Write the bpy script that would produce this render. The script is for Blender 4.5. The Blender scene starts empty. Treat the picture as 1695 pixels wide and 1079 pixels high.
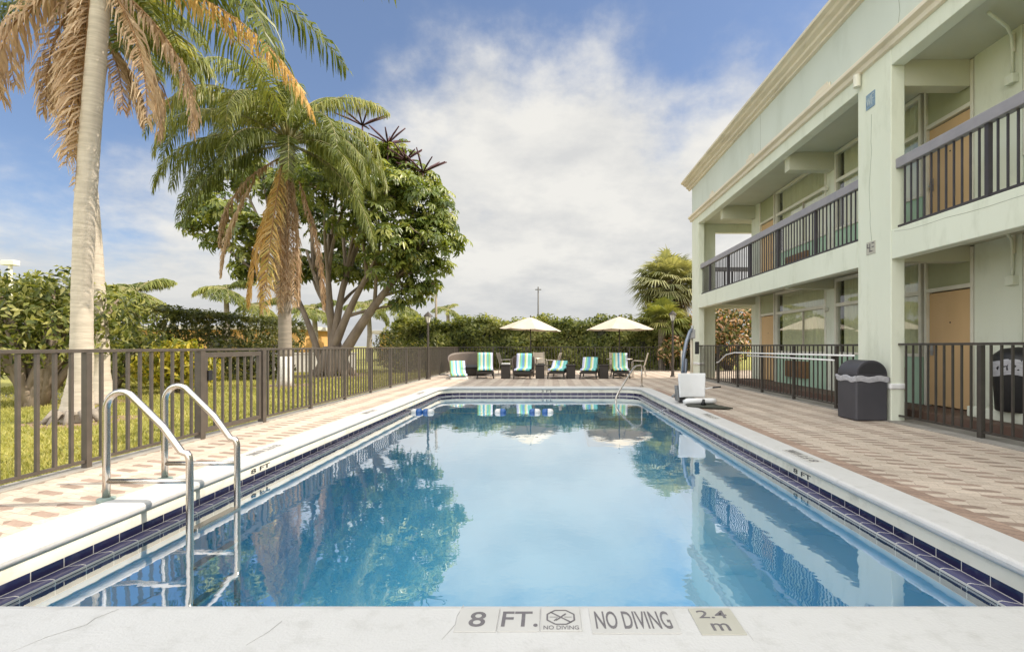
import bpy, bmesh, math, random
import numpy as np
from mathutils import Vector, Matrix
R = math.radians
sc = bpy.context.scene
col = sc.collection
rng = random.Random(7)
nr = np.random.default_rng(11)

# ------------------------------------------------------------------ camera, sky, sun, exposure
EYE = 1.25
cam_d = bpy.data.cameras.new('camera'); cam = bpy.data.objects.new('camera', cam_d); col.objects.link(cam)
cam_d.sensor_width = 36; cam_d.sensor_fit = 'HORIZONTAL'
cam_d.lens = 36 * 810 / 1695
cam_d.shift_x = -60.5 / 1695; cam_d.shift_y = 33.5 / 1695
cam_d.clip_start = 0.05; cam_d.clip_end = 2000
cam.location = (0, 0, EYE); cam.rotation_euler = (R(90), 0, 0)
sc.camera = cam

SUN_DIR = Vector((1.07, 0.12, 1.0)).normalized()
sun_el = math.asin(SUN_DIR.z); sun_az = math.atan2(SUN_DIR.x, SUN_DIR.y)
sun_d = bpy.data.lights.new('sun', 'SUN'); sun = bpy.data.objects.new('sun', sun_d); col.objects.link(sun)
sun_d.energy = 4.6; sun_d.angle = R(0.5); sun_d.color = (1.0, 0.89, 0.74)
sun.rotation_euler = SUN_DIR.to_track_quat('Z', 'Y').to_euler(); sun.location = (20, 5, 30)

sc.view_settings.view_transform = 'Standard'; sc.view_settings.look = 'None'
sc.view_settings.gamma = 1.0; sc.view_settings.exposure = 0.38
sc.cycles.use_denoising = True
sc.cycles.max_bounces = 8; sc.cycles.transparent_max_bounces = 12
sc.cycles.caustics_reflective = False; sc.cycles.caustics_refractive = False

UNSEEN_CLOUD_FILL = 2.45
def build_world():
    w = bpy.data.worlds.new('World'); sc.world = w; w.use_nodes = True
    nt = w.node_tree; nt.nodes.clear(); N = nt.nodes.new; L = nt.links.new
    out = N('ShaderNodeOutputWorld'); bg = N('ShaderNodeBackground'); L(bg.outputs[0], out.inputs[0])
    sky = N('ShaderNodeTexSky'); sky.sky_type = 'NISHITA'; sky.sun_disc = False
    sky.sun_elevation = sun_el; sky.sun_rotation = sun_az
    sky.air_density = 1.0; sky.dust_density = 0.6; sky.ozone_density = 2.0
    bg.inputs['Strength'].default_value = 0.12
    def M(op, a, b=None, c=None, clamp=False):
        n = N('ShaderNodeMath'); n.operation = op; n.use_clamp = clamp
        for i, x in enumerate((a, b, c)):
            if x is None: continue
            if isinstance(x, (int, float)): n.inputs[i].default_value = x
            else: L(x, n.inputs[i])
        return n.outputs[0]
    tc = N('ShaderNodeTexCoord'); sp = N('ShaderNodeSeparateXYZ'); L(tc.outputs['Generated'], sp.inputs[0])
    x, y, z = sp.outputs
    az = M('ARCTAN2', x, y)                                   # 0 = down the pool, + = right
    el = M('ARCSINE', z)
    t = M('ADD', M('DIVIDE', az, 2 * math.pi), 0.5)
    ramp = N('ShaderNodeValToRGB'); L(t, ramp.inputs[0]); cr = ramp.color_ramp; cr.interpolation = 'B_SPLINE'
    stops = [(0.0, .30), (0.25, .30), (0.36, .25), (0.405, .28), (0.43, .42), (0.45, .54), (0.49, .585), (0.53, .55), (0.56, .60), (0.60, .62), (0.75, .45), (1.0, .30)]
    while len(cr.elements) < len(stops): cr.elements.new(0.5)
    for e, (p, v) in zip(cr.elements, stops): e.position = p; e.color = (v, v, v, 1)
    def noise(vec, scale, detail, rough):
        n = N('ShaderNodeTexNoise'); L(vec, n.inputs['Vector'])
        n.inputs['Scale'].default_value = scale; n.inputs['Detail'].default_value = detail; n.inputs['Roughness'].default_value = rough
        return n.outputs['Fac']
    # layer coordinates: flattened towards the horizon as a cloud deck is
    den = M('ADD', M('MAXIMUM', z, 0.0), 0.22)
    cx = M('DIVIDE', x, den); cy = M('DIVIDE', y, den)
    cv = N('ShaderNodeCombineXYZ'); L(cx, cv.inputs[0]); L(cy, cv.inputs[1]); L(z, cv.inputs[2])
    n1 = noise(tc.outputs['Generated'], 3.2, 9, .58)
    n2 = noise(cv.outputs[0], 2.6, 8, .6)
    n3 = noise(cv.outputs[0], 1.1, 5, .55)
    edge = M('SUBTRACT', ramp.outputs[0], el)
    d = M('ADD', M('MULTIPLY', edge, 5.5), M('MULTIPLY', M('SUBTRACT', n1, 0.5), 3.4))
    d = M('ADD', d, M('MULTIPLY', M('SUBTRACT', n2, 0.5), 1.4))
    d = M('SUBTRACT', d, M('MULTIPLY', M('SUBTRACT', 0.43, n3, clamp=True), 3.5))
    sm = N('ShaderNodeMapRange'); sm.interpolation_type = 'SMOOTHERSTEP'; L(d, sm.inputs[0])
    sm.inputs[1].default_value = -0.25; sm.inputs[2].default_value = 1.15; sm.inputs[3].default_value = 0; sm.inputs[4].default_value = 0.97
    # grey undersides: streaky variation, stronger low down
    gr = N('ShaderNodeMapRange'); L(n2, gr.inputs[0]); gr.inputs[1].default_value = .36; gr.inputs[2].default_value = .6
    gr.inputs[3].default_value = 0; gr.inputs[4].default_value = 1
    low = N('ShaderNodeMapRange'); L(el, low.inputs[0]); low.inputs[1].default_value = .02; low.inputs[2].default_value = .16
    low.inputs[3].default_value = 0.35; low.inputs[4].default_value = 1.0
    mixc = N('ShaderNodeMixRGB'); L(M('MULTIPLY', M('ADD', M('MULTIPLY', gr.outputs[0], .5), .5), low.outputs[0]), mixc.inputs[0])
    K = 1 / 0.12
    mixc.inputs[1].default_value = (.41 * K, .425 * K, .445 * K, 1)
    mixc.inputs[2].default_value = (.69 * K, .675 * K, .635 * K, 1)
    tint = N('ShaderNodeMixRGB'); tint.blend_type = 'MULTIPLY'; tint.inputs[0].default_value = 1
    L(sky.outputs[0], tint.inputs[1]); tint.inputs[2].default_value = (0.92, 0.96, 1.06, 1)
    pale = N('ShaderNodeMixRGB'); pale.inputs[0].default_value = .34; L(tint.outputs[0], pale.inputs[1]); pale.inputs[2].default_value = (.20*K, .265*K, .40*K, 1); tint = pale
    # unseen bright cloud added overhead and behind the camera to fill the shaded side
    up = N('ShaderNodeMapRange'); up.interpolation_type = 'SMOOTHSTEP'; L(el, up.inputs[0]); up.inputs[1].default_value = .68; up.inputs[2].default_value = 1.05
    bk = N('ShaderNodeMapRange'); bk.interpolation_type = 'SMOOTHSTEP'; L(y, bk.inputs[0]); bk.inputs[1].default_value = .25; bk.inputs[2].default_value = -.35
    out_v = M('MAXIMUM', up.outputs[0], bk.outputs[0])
    boost = M('ADD', 1.0, M('MULTIPLY', out_v, UNSEEN_CLOUD_FILL))
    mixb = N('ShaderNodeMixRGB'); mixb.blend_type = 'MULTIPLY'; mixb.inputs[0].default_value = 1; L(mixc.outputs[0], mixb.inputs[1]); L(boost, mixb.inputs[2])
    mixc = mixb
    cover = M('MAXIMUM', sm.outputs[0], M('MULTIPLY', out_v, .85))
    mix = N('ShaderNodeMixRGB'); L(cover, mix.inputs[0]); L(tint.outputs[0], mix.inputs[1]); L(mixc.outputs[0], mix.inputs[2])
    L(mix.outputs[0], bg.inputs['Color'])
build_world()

# ------------------------------------------------------------------ helpers
def tag(o, label=None, cat=None, group=None, kind=None):
    if label: o['label'] = label
    if cat: o['category'] = cat
    if group: o['group'] = group
    if kind: o['kind'] = kind
    return o
def thing(name, label, cat, loc=(0, 0, 0), rz=0, group=None):
    o = bpy.data.objects.new(name, None); col.objects.link(o)
    o.empty_display_size = .2; o.location = loc; o.rotation_euler = (0, 0, rz)
    return tag(o, label, cat, group)
def root_loc(p):
    v = Vector((0, 0, 0))
    while p is not None: v += p.location; p = p.parent
    return v
def link_mesh(name, me, m, parent=None, shift=None):
    o = bpy.data.objects.new(name, me); col.objects.link(o)
    if m: me.materials.append(m)
    if parent is not None: o.parent = parent
    return o
def copy_tree(o, parent=None):
    c = o.copy(); col.objects.link(c)
    if parent is not None: c.parent = parent
    for ch in list(o.children): copy_tree(ch, c)
    return c

class MB:
    def __init__(self): self.v = []; self.f = []; self.uv = {}
    def add(self, vs, fs):
        b = len(self.v); self.v += [tuple(p) for p in vs]; self.f += [tuple(b + i for i in f) for f in fs]; return self
    def box(self, x0, x1, y0, y1, z0, z1):
        return self.add([(x0,y0,z0),(x1,y0,z0),(x1,y1,z0),(x0,y1,z0),(x0,y0,z1),(x1,y0,z1),(x1,y1,z1),(x0,y1,z1)],
                        [(0,3,2,1),(4,5,6,7),(0,1,5,4),(1,2,6,5),(2,3,7,6),(3,0,4,7)])
    def beam(self, p0, p1, w, h, up=(0,0,1)):
        p0 = Vector(p0); p1 = Vector(p1); t = (p1-p0).normalized(); up = Vector(up)
        s = t.cross(up)
        if s.length < 1e-4: s = t.cross(Vector((0,1,0)))
        s.normalize(); u = s.cross(t); s *= w/2; u *= h/2
        vs = [p0-s-u, p0+s-u, p0+s+u, p0-s+u, p1-s-u, p1+s-u, p1+s+u, p1-s+u]
        return self.add(vs, [(0,1,2,3),(4,7,6,5),(0,4,5,1),(1,5,6,2),(2,6,7,3),(3,7,4,0)])
    def tube(self, pts, r, n=8, caps=True):
        pts = [Vector(p) for p in pts]; m = len(pts)
        rs = r if isinstance(r, (list, tuple)) else [r]*m
        vs = []; fs = []; prev = None
        for i, p in enumerate(pts):
            t = (pts[min(i+1, m-1)] - pts[max(i-1, 0)]).normalized()
            if prev is None:
                a = Vector((0,0,1)) if abs(t.z) < .9 else Vector((1,0,0))
                s = t.cross(a).normalized()
            else:
                s = (prev - t*prev.dot(t))
                s = s.normalized() if s.length > 1e-6 else t.orthogonal().normalized()
            prev = s; u = t.cross(s)
            for k in range(n):
                a = 2*math.pi*k/n; vs.append(p + (s*math.cos(a) + u*math.sin(a))*rs[i])
        for i in range(m-1):
            for k in range(n):
                fs.append((i*n+k, i*n+(k+1) % n, (i+1)*n+(k+1) % n, (i+1)*n+k))
        if caps: fs.append(tuple(range(n-1, -1, -1))); fs.append(tuple(range((m-1)*n, m*n)))
        return self.add(vs, fs)
    def lathe(self, prof, c=(0,0,0), n=20):
        vs = []; fs = []; m = len(prof)
        for r, z in prof:
            for k in range(n):
                a = 2*math.pi*k/n; vs.append((c[0]+r*math.cos(a), c[1]+r*math.sin(a), c[2]+z))
        for i in range(m-1):
            for k in range(n):
                fs.append((i*n+k, i*n+(k+1) % n, (i+1)*n+(k+1) % n, (i+1)*n+k))
        if prof[0][0] > 1e-4: fs.append(tuple(range(n-1, -1, -1)))
        if prof[-1][0] > 1e-4: fs.append(tuple(range((m-1)*n, m*n)))
        return self.add(vs, fs)
    def prism(self, poly, axis, a0, a1):
        """poly: 2D points; axis 'y': poly=(x,z); axis 'x': poly=(y,z); axis 'z': poly=(x,y)"""
        def P(p, a):
            return (p[0], a, p[1]) if axis == 'y' else (a, p[0], p[1]) if axis == 'x' else (p[0], p[1], a)
        n = len(poly); vs = [P(p, a0) for p in poly] + [P(p, a1) for p in poly]
        fs = [tuple(range(n)), tuple(range(2*n-1, n-1, -1))] + [(i, n+i, n+(i+1) % n, (i+1) % n) for i in range(n)]
        return self.add(vs, fs)
    def grid(self, rows):
        m = len(rows); n = len(rows[0]); vs = [p for r in rows for p in r]
        return self.add(vs, [(i*n+k, i*n+k+1, (i+1)*n+k+1, (i+1)*n+k) for i in range(m-1) for k in range(n-1)])
    def build(self, name, m, parent=None, smooth=False, bevel=0, local=False, loc=None, seg=2, fix=True):
        off = Vector((0,0,0))
        if parent is not None and not local: off = root_loc(parent)
        if loc is not None: off = off + Vector(loc)
        me = bpy.data.meshes.new(name)
        me.from_pydata([(p[0]-off.x, p[1]-off.y, p[2]-off.z) for p in self.v], [], self.f)
        if fix:
            bm = bmesh.new(); bm.from_mesh(me); bmesh.ops.recalc_face_normals(bm, faces=bm.faces); bm.to_mesh(me); bm.free()
        if smooth: me.polygons.foreach_set('use_smooth', [True]*len(me.polygons))
        o = link_mesh(name, me, m, parent)
        if loc is not None: o.location = loc
        if bevel:
            b = o.modifiers.new('bevel', 'BEVEL'); b.width = bevel; b.segments = seg; b.limit_method = 'ANGLE'; b.angle_limit = R(40)
        return o

def soup(name, V, F, m, parent=None, rnd=None, uv=None, smooth=False, loc=None):
    """numpy mesh: V (n,3), F (k,4 or 3); rnd: per-vertex random value for leaf colour variety"""
    off = np.array(root_loc(parent)) if parent is not None else np.zeros(3)
    if loc is not None: off = off + np.array(loc)
    V = V - off
    me = bpy.data.meshes.new(name); k, c = F.shape
    me.vertices.add(len(V)); me.vertices.foreach_set('co', V.astype(np.float32).ravel())
    me.loops.add(k*c); me.loops.foreach_set('vertex_index', F.astype(np.int32).ravel())
    me.polygons.add(k); me.polygons.foreach_set('loop_start', np.arange(0, k*c, c, dtype=np.int32))
    me.polygons.foreach_set('loop_total', np.full(k, c, dtype=np.int32))
    me.update(calc_edges=True)
    if rnd is not None:
        a = me.attributes.new('rnd', 'FLOAT', 'POINT'); a.data.foreach_set('value', rnd.astype(np.float32))
    if smooth: me.polygons.foreach_set('use_smooth', [True]*k)
    o = link_mesh(name, me, m, parent)
    if loc is not None: o.location = loc
    return o

# ------------------------------------------------------------------ materials
MATS = {}
def new_mat(name):
    m = bpy.data.materials.new(name); m.use_nodes = True; nt = m.node_tree; nt.nodes.clear()
    out = nt.nodes.new('ShaderNodeOutputMaterial'); return m, nt, out
def nd(nt, typ, **kw):
    n = nt.nodes.new(typ)
    for k, v in kw.items(): setattr(n, k, v)
    return n
def mth(nt, op, a, b=None, c=None, clamp=False):
    n = nt.nodes.new('ShaderNodeMath'); n.operation = op; n.use_clamp = clamp
    for i, x in enumerate((a, b, c)):
        if x is None: continue
        if isinstance(x, (int, float)): n.inputs[i].default_value = x
        else: nt.links.new(x, n.inputs[i])
    return n.outputs[0]
def c4(c): return (c[0], c[1], c[2], 1)
def std(name, c1, c2=None, rough=.6, scale=4, detail=6, bump=0, bscale=60, metal=0, stretch=(1,1,1), spec=.5, dirt=None, dscale=1.2, coat=0):
    """principled paint / stone / fabric: two tones mixed by noise, optional dirt blotches, fine bump"""
    m, nt, out = new_mat(name); L = nt.links.new
    p = nd(nt, 'ShaderNodeBsdfPrincipled'); L(p.outputs[0], out.inputs[0])
    p.inputs['Roughness'].default_value = rough; p.inputs['Metallic'].default_value = metal
    p.inputs['Specular IOR Level'].default_value = spec
    if coat: p.inputs['Coat Weight'].default_value = coat
    tc = nd(nt, 'ShaderNodeTexCoord'); mp = nd(nt, 'ShaderNodeMapping'); L(tc.outputs['Object'], mp.inputs[0]); mp.inputs['Scale'].default_value = stretch
    if c2 is None: c2 = tuple(x*.86 for x in c1)
    n = nd(nt, 'ShaderNodeTexNoise'); L(mp.outputs[0], n.inputs['Vector']); n.inputs['Scale'].default_value = scale; n.inputs['Detail'].default_value = detail
    r = nd(nt, 'ShaderNodeValToRGB'); L(n.outputs['Fac'], r.inputs[0])
    r.color_ramp.elements[0].position = .32; r.color_ramp.elements[1].position = .68
    r.color_ramp.elements[0].color = c4(c2); r.color_ramp.elements[1].color = c4(c1)
    colr = r.outputs[0]
    if dirt:
        n2 = nd(nt, 'ShaderNodeTexNoise'); L(mp.outputs[0], n2.inputs['Vector']); n2.inputs['Scale'].default_value = dscale; n2.inputs['Detail'].default_value = 9; n2.inputs['Roughness'].default_value = .68
        r2 = nd(nt, 'ShaderNodeMapRange'); L(n2.outputs['Fac'], r2.inputs[0]); r2.inputs[1].default_value = .52; r2.inputs[2].default_value = .74; r2.inputs[4].default_value = .75
        mx = nd(nt, 'ShaderNodeMixRGB'); L(r2.outputs[0], mx.inputs[0]); L(colr, mx.inputs[1]); mx.inputs[2].default_value = c4(dirt); colr = mx.outputs[0]
    L(colr, p.inputs['Base Color'])
    if bump:
        n3 = nd(nt, 'ShaderNodeTexNoise'); L(mp.outputs[0], n3.inputs['Vector']); n3.inputs['Scale'].default_value = bscale; n3.inputs['Detail'].default_value = 4
        b = nd(nt, 'ShaderNodeBump'); L(n3.outputs['Fac'], b.inputs['Height']); b.inputs['Strength'].default_value = bump; b.inputs['Distance'].default_value = .01
        L(b.outputs[0], p.inputs['Normal'])
    return m
def leafmat(name, stops, rough=.45, trans=.35, tcol=None):
    """leaf: colour picked per leaf from a ramp (attribute rnd), part of the light passes through"""
    m, nt, out = new_mat(name); L = nt.links.new
    at = nd(nt, 'ShaderNodeAttribute', attribute_name='rnd')
    r = nd(nt, 'ShaderNodeValToRGB'); L(at.outputs['Fac'], r.inputs[0]); cr = r.color_ramp
    while len(cr.elements) < len(stops): cr.elements.new(.5)
    for e, (p, c) in zip(cr.elements, stops): e.position = p; e.color = c4(c)
    p = nd(nt, 'ShaderNodeBsdfPrincipled'); L(r.outputs[0], p.inputs['Base Color']); p.inputs['Roughness'].default_value = rough
    p.inputs['Specular IOR Level'].default_value = .4
    t = nd(nt, 'ShaderNodeBsdfTranslucent'); mx = nd(nt, 'ShaderNodeMixShader'); mx.inputs[0].default_value = trans
    mc = nd(nt, 'ShaderNodeMixRGB', blend_type='MULTIPLY'); mc.inputs[0].default_value = 1; L(r.outputs[0], mc.inputs[1]); mc.inputs[2].default_value = c4(tcol or (1.25, 1.2, .55))
    L(mc.outputs[0], t.inputs['Color'])
    L(p.outputs[0], mx.inputs[1]); L(t.outputs[0], mx.inputs[2]); L(mx.outputs[0], out.inputs[0])
    return m

GREEN = std('green_render_paint', (.72,.75,.635), (.68,.71,.595), .75, 1.6, bump=.3, bscale=90, dirt=(.52,.55,.43), dscale=2.2, stretch=(1,1,.3))
GREEN_BLUE = std('grey_green_parapet_paint', (.61,.655,.60), (.575,.62,.565), .8, .9, bump=.15, bscale=80, dirt=(.49,.53,.47), dscale=1.1, stretch=(1,1,.35))
MINT = std('mint_panel_paint', (.43,.60,.45), (.39,.56,.42), .65, 2)
SOFFIT = std('soffit_paint', (.58,.58,.46), (.53,.53,.41), .85, 1.3, bump=.1)
CREAM = std('cream_trim_paint', (.76,.69,.56), (.68,.61,.49), .7, 2.4, dirt=(.45,.40,.31), dscale=2.2, stretch=(1,.3,1))
WHITE = std('white_frame_paint', (.74,.72,.62), (.68,.66,.56), .5, 5)
WHITE_PIPE = std('white_pipe_paint', (.78,.78,.78), (.7,.7,.7), .4, 5)
ORANGE = std('tan_door_paint', (.66,.45,.235), (.61,.41,.21), .55, 3, stretch=(1,1,.25))
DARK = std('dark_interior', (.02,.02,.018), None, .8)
CURTAIN = std('cream_curtain_fabric', (.88,.85,.66), (.80,.77,.58), .9, 9, stretch=(1,6,.2))
BRONZE = std('bronze_fence_paint', (.090,.074,.060), (.068,.056,.046), .45, 8, bump=.05)
BRONZE_R = std('dark_fence_paint', (.055,.047,.04), (.04,.035,.03), .45, 8)
RAIL_GREY = std('grey_violet_rail_paint', (.30,.285,.31), (.26,.25,.275), .5, 6)
RAIL_DARK = std('dark_violet_picket_paint', (.055,.048,.055), (.04,.035,.042), .5, 6)
GRILLE = std('brown_grille_metal', (.25,.145,.07), (.2,.11,.05), .5, 5)
CURB_BROWN = std('brown_kerb_paint', (.13,.075,.055), (.1,.06,.045), .7, 5, dirt=(.18,.14,.11))
CONC = std('grey_concrete', (.33,.31,.28), (.25,.235,.21), .85, 3, bump=.3, dirt=(.17,.155,.135))
STEEL = std('stainless_steel', (.62,.585,.54), (.54,.51,.47), .22, 5, metal=1)
CHROME_DULL = std('dull_aluminium', (.5,.5,.52), (.42,.42,.44), .38, 6, metal=.9)
LIFT_WHITE = std('white_moulded_plastic', (.74,.745,.75), (.69,.695,.70), .4, 4, spec=.5)
LIFT_CREAM = std('cream_pole_paint', (.62,.55,.42), None, .45)
BLACK = std('black_plastic', (.018,.018,.02), (.012,.012,.014), .5, 6)
BLUEGREY = std('blue_grey_pipe', (.22,.25,.31), None, .4, metal=.5)
BIN_FRONT = std('charcoal_bin_plastic', (.058,.056,.066), (.048,.047,.056), .55, 3, bump=.06)
BIN_BAG = std('clear_bin_liner', (.5,.5,.53), (.33,.33,.36), .3, 16, stretch=(1,1,4), bump=.6, bscale=30)
WICKER = std('dark_wicker', (.036,.027,.022), (.02,.016,.013), .55, 60, bump=.8, bscale=120)
WICKER_TAN = std('brown_wicker', (.16,.125,.10), (.115,.09,.075), .5, 50, bump=.7, bscale=110)
CANVAS = std('beige_parasol_canvas', (.53,.47,.375), (.48,.425,.34), .85, 3, bump=.1, bscale=200)
POST = std('dark_bronze_post', (.06,.048,.038), None, .5)
GLASS_LAMP = std('frosted_lamp_glass', (.72,.70,.64), None, .25)
FLOAT_W = std('white_float_plastic', (.72,.72,.72), None, .35)
FLOAT_B = std('blue_float_plastic', (.03,.12,.36), None, .35)
SEATFAB = std('charcoal_sling_fabric', (.05,.05,.055), None, .8)
ALU = std('pale_aluminium_frame', (.5,.45,.38), None, .4, metal=.3)
LETTER = std('grey_lettering', (.12,.11,.12), (.16,.15,.155), .6, 30)
LETTER_BLUE = std('blue_plate_enamel', (.10,.20,.33), (.30,.38,.44), .6, 16)
TILE_W = std('white_marker_tile', (.52,.51,.485), (.485,.475,.45), .35, 6)
TILE_C = std('cream_marker_tile', (.46,.445,.38), (.42,.405,.345), .35, 6)
HOUSE_Y = std('yellow_house_render', (.62,.37,.13), (.55,.32,.11), .8, 1)
HOUSE_W = std('white_house_trim', (.72,.69,.6), None, .7)
ROOF_W = std('pale_flat_roof', (.6,.56,.48), None, .8)
GWALL = std('white_garden_wall_render', (.72,.70,.68), (.6,.58,.56), .8, 2, dirt=(.4,.38,.35))
BARK_P = std('pale_palm_bark', (.56,.50,.42), (.43,.38,.315), .9, 3, stretch=(1,1,9), bump=.7, bscale=9, dirt=(.30,.26,.21), dscale=2)
BARK_Q = std('grey_palm_bark', (.30,.26,.215), (.22,.19,.16), .9, 3, stretch=(1,1,7), bump=.6, bscale=8)
BARK_T = std('smooth_grey_brown_bark', (.27,.215,.165), (.165,.13,.10), .9, 4, stretch=(1,1,.35), bump=.5, bscale=14)
LIMEWASH = std('whitewashed_trunk', (.66,.64,.60), (.58,.56,.52), .9, 5, stretch=(1,1,4), bump=.4, bscale=20)
PETIOLE = std('frond_stalk', (.16,.16,.055), (.22,.18,.07), .6, 6)
PETIOLE_D = std('dead_frond_stalk', (.34,.20,.09), (.26,.15,.07), .8, 6)
L_FICUS = leafmat('ficus_leaf', [(0,(.045,.065,.016)),(.35,(.12,.15,.035)),(.68,(.27,.29,.075)),(1,(.50,.48,.20))], trans=.45)
L_DARK = leafmat('dark_hedge_leaf', [(0,(.028,.038,.013)),(.5,(.075,.09,.026)),(.85,(.16,.16,.045)),(1,(.40,.33,.13))], trans=.45)
L_SCHEF = leafmat('umbrella_tree_leaf', [(0,(.04,.065,.018)),(.35,(.12,.165,.036)),(.7,(.26,.30,.07)),(1,(.46,.45,.14))], rough=.34, trans=.38)
L_PALM = leafmat('palm_leaflet', [(0,(.06,.085,.018)),(.4,(.14,.17,.036)),(.75,(.25,.265,.06)),(1,(.40,.36,.11))], rough=.4)
L_PALM_D = leafmat('dead_palm_leaflet', [(0,(.26,.18,.12)),(.45,(.52,.38,.25)),(1,(.76,.63,.46))], rough=.8, tcol=(1.1,.95,.7))
L_PALM_O = leafmat('orange_dying_leaflet', [(0,(.40,.22,.07)),(.45,(.60,.38,.12)),(.8,(.72,.54,.26)),(1,(.50,.48,.13))], rough=.7, tcol=(1.1,1,.6))
L_FAN = leafmat('fan_palm_leaf', [(0,(.12,.135,.065)),(.5,(.27,.275,.13)),(1,(.48,.46,.25))], rough=.5)
L_CROTON = leafmat('yellow_croton_leaf', [(0,(.12,.16,.02)),(.4,(.32,.30,.03)),(1,(.62,.50,.06))])
L_RED = leafmat('red_copperleaf', [(0,(.04,.06,.02)),(.38,(.12,.15,.04)),(.55,(.30,.26,.09)),(.75,(.58,.38,.24)),(.92,(.68,.47,.32)),(1,(.62,.22,.10))])
L_FLOWER = std('dark_red_flower_spike', (.075,.022,.03), (.05,.018,.022), .7, 8)
L_GRASS = leafmat('grass_blade', [(0,(.20,.21,.05)),(.5,(.38,.37,.10)),(.85,(.50,.45,.17)),(1,(.58,.50,.26))], rough=.7)
# ------------------------------------------------------------------ setting materials
def paver_mat():
    m, nt, out = new_mat('interlocking_pavers'); L = nt.links.new
    p = nd(nt, 'ShaderNodeBsdfPrincipled'); L(p.outputs[0], out.inputs[0]); p.inputs['Roughness'].default_value = .85; p.inputs['Specular IOR Level'].default_value = .3
    tc = nd(nt, 'ShaderNodeTexCoord')
    wn = nd(nt, 'ShaderNodeTexNoise'); L(tc.outputs['Object'], wn.inputs['Vector']); wn.inputs['Scale'].default_value = 9; wn.inputs['Detail'].default_value = 1
    sp = nd(nt, 'ShaderNodeSeparateXYZ'); L(tc.outputs['Object'], sp.inputs[0]); x, y = sp.outputs[0], sp.outputs[1]
    wx = mth(nt, 'MULTIPLY', mth(nt, 'SUBTRACT', wn.outputs['Fac'], .5), .02)
    x = mth(nt, 'ADD', x, wx)
    SX, SY = .167, .095
    ys = mth(nt, 'ADD', y, mth(nt, 'MULTIPLY', x, .30))
    # dog-bone outline: the row joints wiggle with the column
    wig = mth(nt, 'MULTIPLY', mth(nt, 'SINE', mth(nt, 'MULTIPLY', x, 2*math.pi/SX)), .006)
    v = mth(nt, 'DIVIDE', mth(nt, 'ADD', ys, wig), SY)
    row = mth(nt, 'FLOOR', v); fv = mth(nt, 'FRACT', v)
    xw = mth(nt, 'ADD', x, mth(nt, 'MULTIPLY', mth(nt, 'SUBTRACT', mth(nt, 'PINGPONG', v, 1.0), .5), .035))
    u = mth(nt, 'DIVIDE', xw, SX); cel = mth(nt, 'FLOOR', u); fu = mth(nt, 'FRACT', u)
    PX_, PY_ = .50, 2*SY
    fr_ = mth(nt, 'FRACT', mth(nt, 'DIVIDE', ys, PY_))
    rb = mth(nt, 'DIVIDE', mth(nt, 'ABSOLUTE', mth(nt, 'SUBTRACT', fr_, .26)), .22)          # 0 in the middle of a brown course, 1 at its edge
    fx = mth(nt, 'ABSOLUTE', mth(nt, 'SUBTRACT', mth(nt, 'FRACT', mth(nt, 'DIVIDE', x, PX_)), .5))
    brown = mth(nt, 'MULTIPLY', mth(nt, 'LESS_THAN', rb, 1.0), mth(nt, 'LESS_THAN', mth(nt, 'ADD', fx, mth(nt, 'MULTIPLY', rb, .09)), .285))
    cv = nd(nt, 'ShaderNodeCombineXYZ'); L(cel, cv.inputs[0]); L(row, cv.inputs[1])
    wh = nd(nt, 'ShaderNodeTexWhiteNoise'); L(cv.outputs[0], wh.inputs['Vector'])
    ca = nd(nt, 'ShaderNodeMixRGB'); L(wh.outputs['Value'], ca.inputs[0]); ca.inputs[1].default_value = (.52,.435,.355,1); ca.inputs[2].default_value = (.615,.525,.435,1)
    cb = nd(nt, 'ShaderNodeMixRGB'); L(wh.outputs['Value'], cb.inputs[0]); cb.inputs[1].default_value = (.285,.215,.17,1); cb.inputs[2].default_value = (.385,.285,.23,1)
    mx = nd(nt, 'ShaderNodeMixRGB'); L(brown, mx.inputs[0]); L(ca.outputs[0], mx.inputs[1]); L(cb.outputs[0], mx.inputs[2])
    n = nd(nt, 'ShaderNodeTexNoise'); L(tc.outputs['Object'], n.inputs['Vector']); n.inputs['Scale'].default_value = 1.3; n.inputs['Detail'].default_value = 9; n.inputs['Roughness'].default_value = .7
    nr_ = nd(nt, 'ShaderNodeMapRange'); L(n.outputs['Fac'], nr_.inputs[0]); nr_.inputs[1].default_value = .3; nr_.inputs[2].default_value = .7; nr_.inputs[3].default_value = .72; nr_.inputs[4].default_value = 1.1
    mu = nd(nt, 'ShaderNodeMixRGB', blend_type='MULTIPLY'); mu.inputs[0].default_value = 1; L(mx.outputs[0], mu.inputs[1]); L(nr_.outputs[0], mu.inputs[2])
    g = nd(nt, 'ShaderNodeTexNoise'); L(tc.outputs['Object'], g.inputs['Vector']); g.inputs['Scale'].default_value = 55; g.inputs['Detail'].default_value = 5
    gr = nd(nt, 'ShaderNodeMapRange'); L(g.outputs['Fac'], gr.inputs[0]); gr.inputs[1].default_value = .3; gr.inputs[2].default_value = .7; gr.inputs[3].default_value = .85; gr.inputs[4].default_value = 1.1
    mu2 = nd(nt, 'ShaderNodeMixRGB', blend_type='MULTIPLY'); mu2.inputs[0].default_value = 1; L(mu.outputs[0], mu2.inputs[1]); L(gr.outputs[0], mu2.inputs[2])
    jv = mth(nt, 'LESS_THAN', mth(nt, 'ABSOLUTE', mth(nt, 'SUBTRACT', fv, .5)), .455)
    ju = mth(nt, 'LESS_THAN', mth(nt, 'ABSOLUTE', mth(nt, 'SUBTRACT', fu, .5)), .48)
    inside = mth(nt, 'MULTIPLY', jv, ju)
    jn = mth(nt, 'MULTIPLY', mth(nt, 'SUBTRACT', 1.0, inside), .42)
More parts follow.
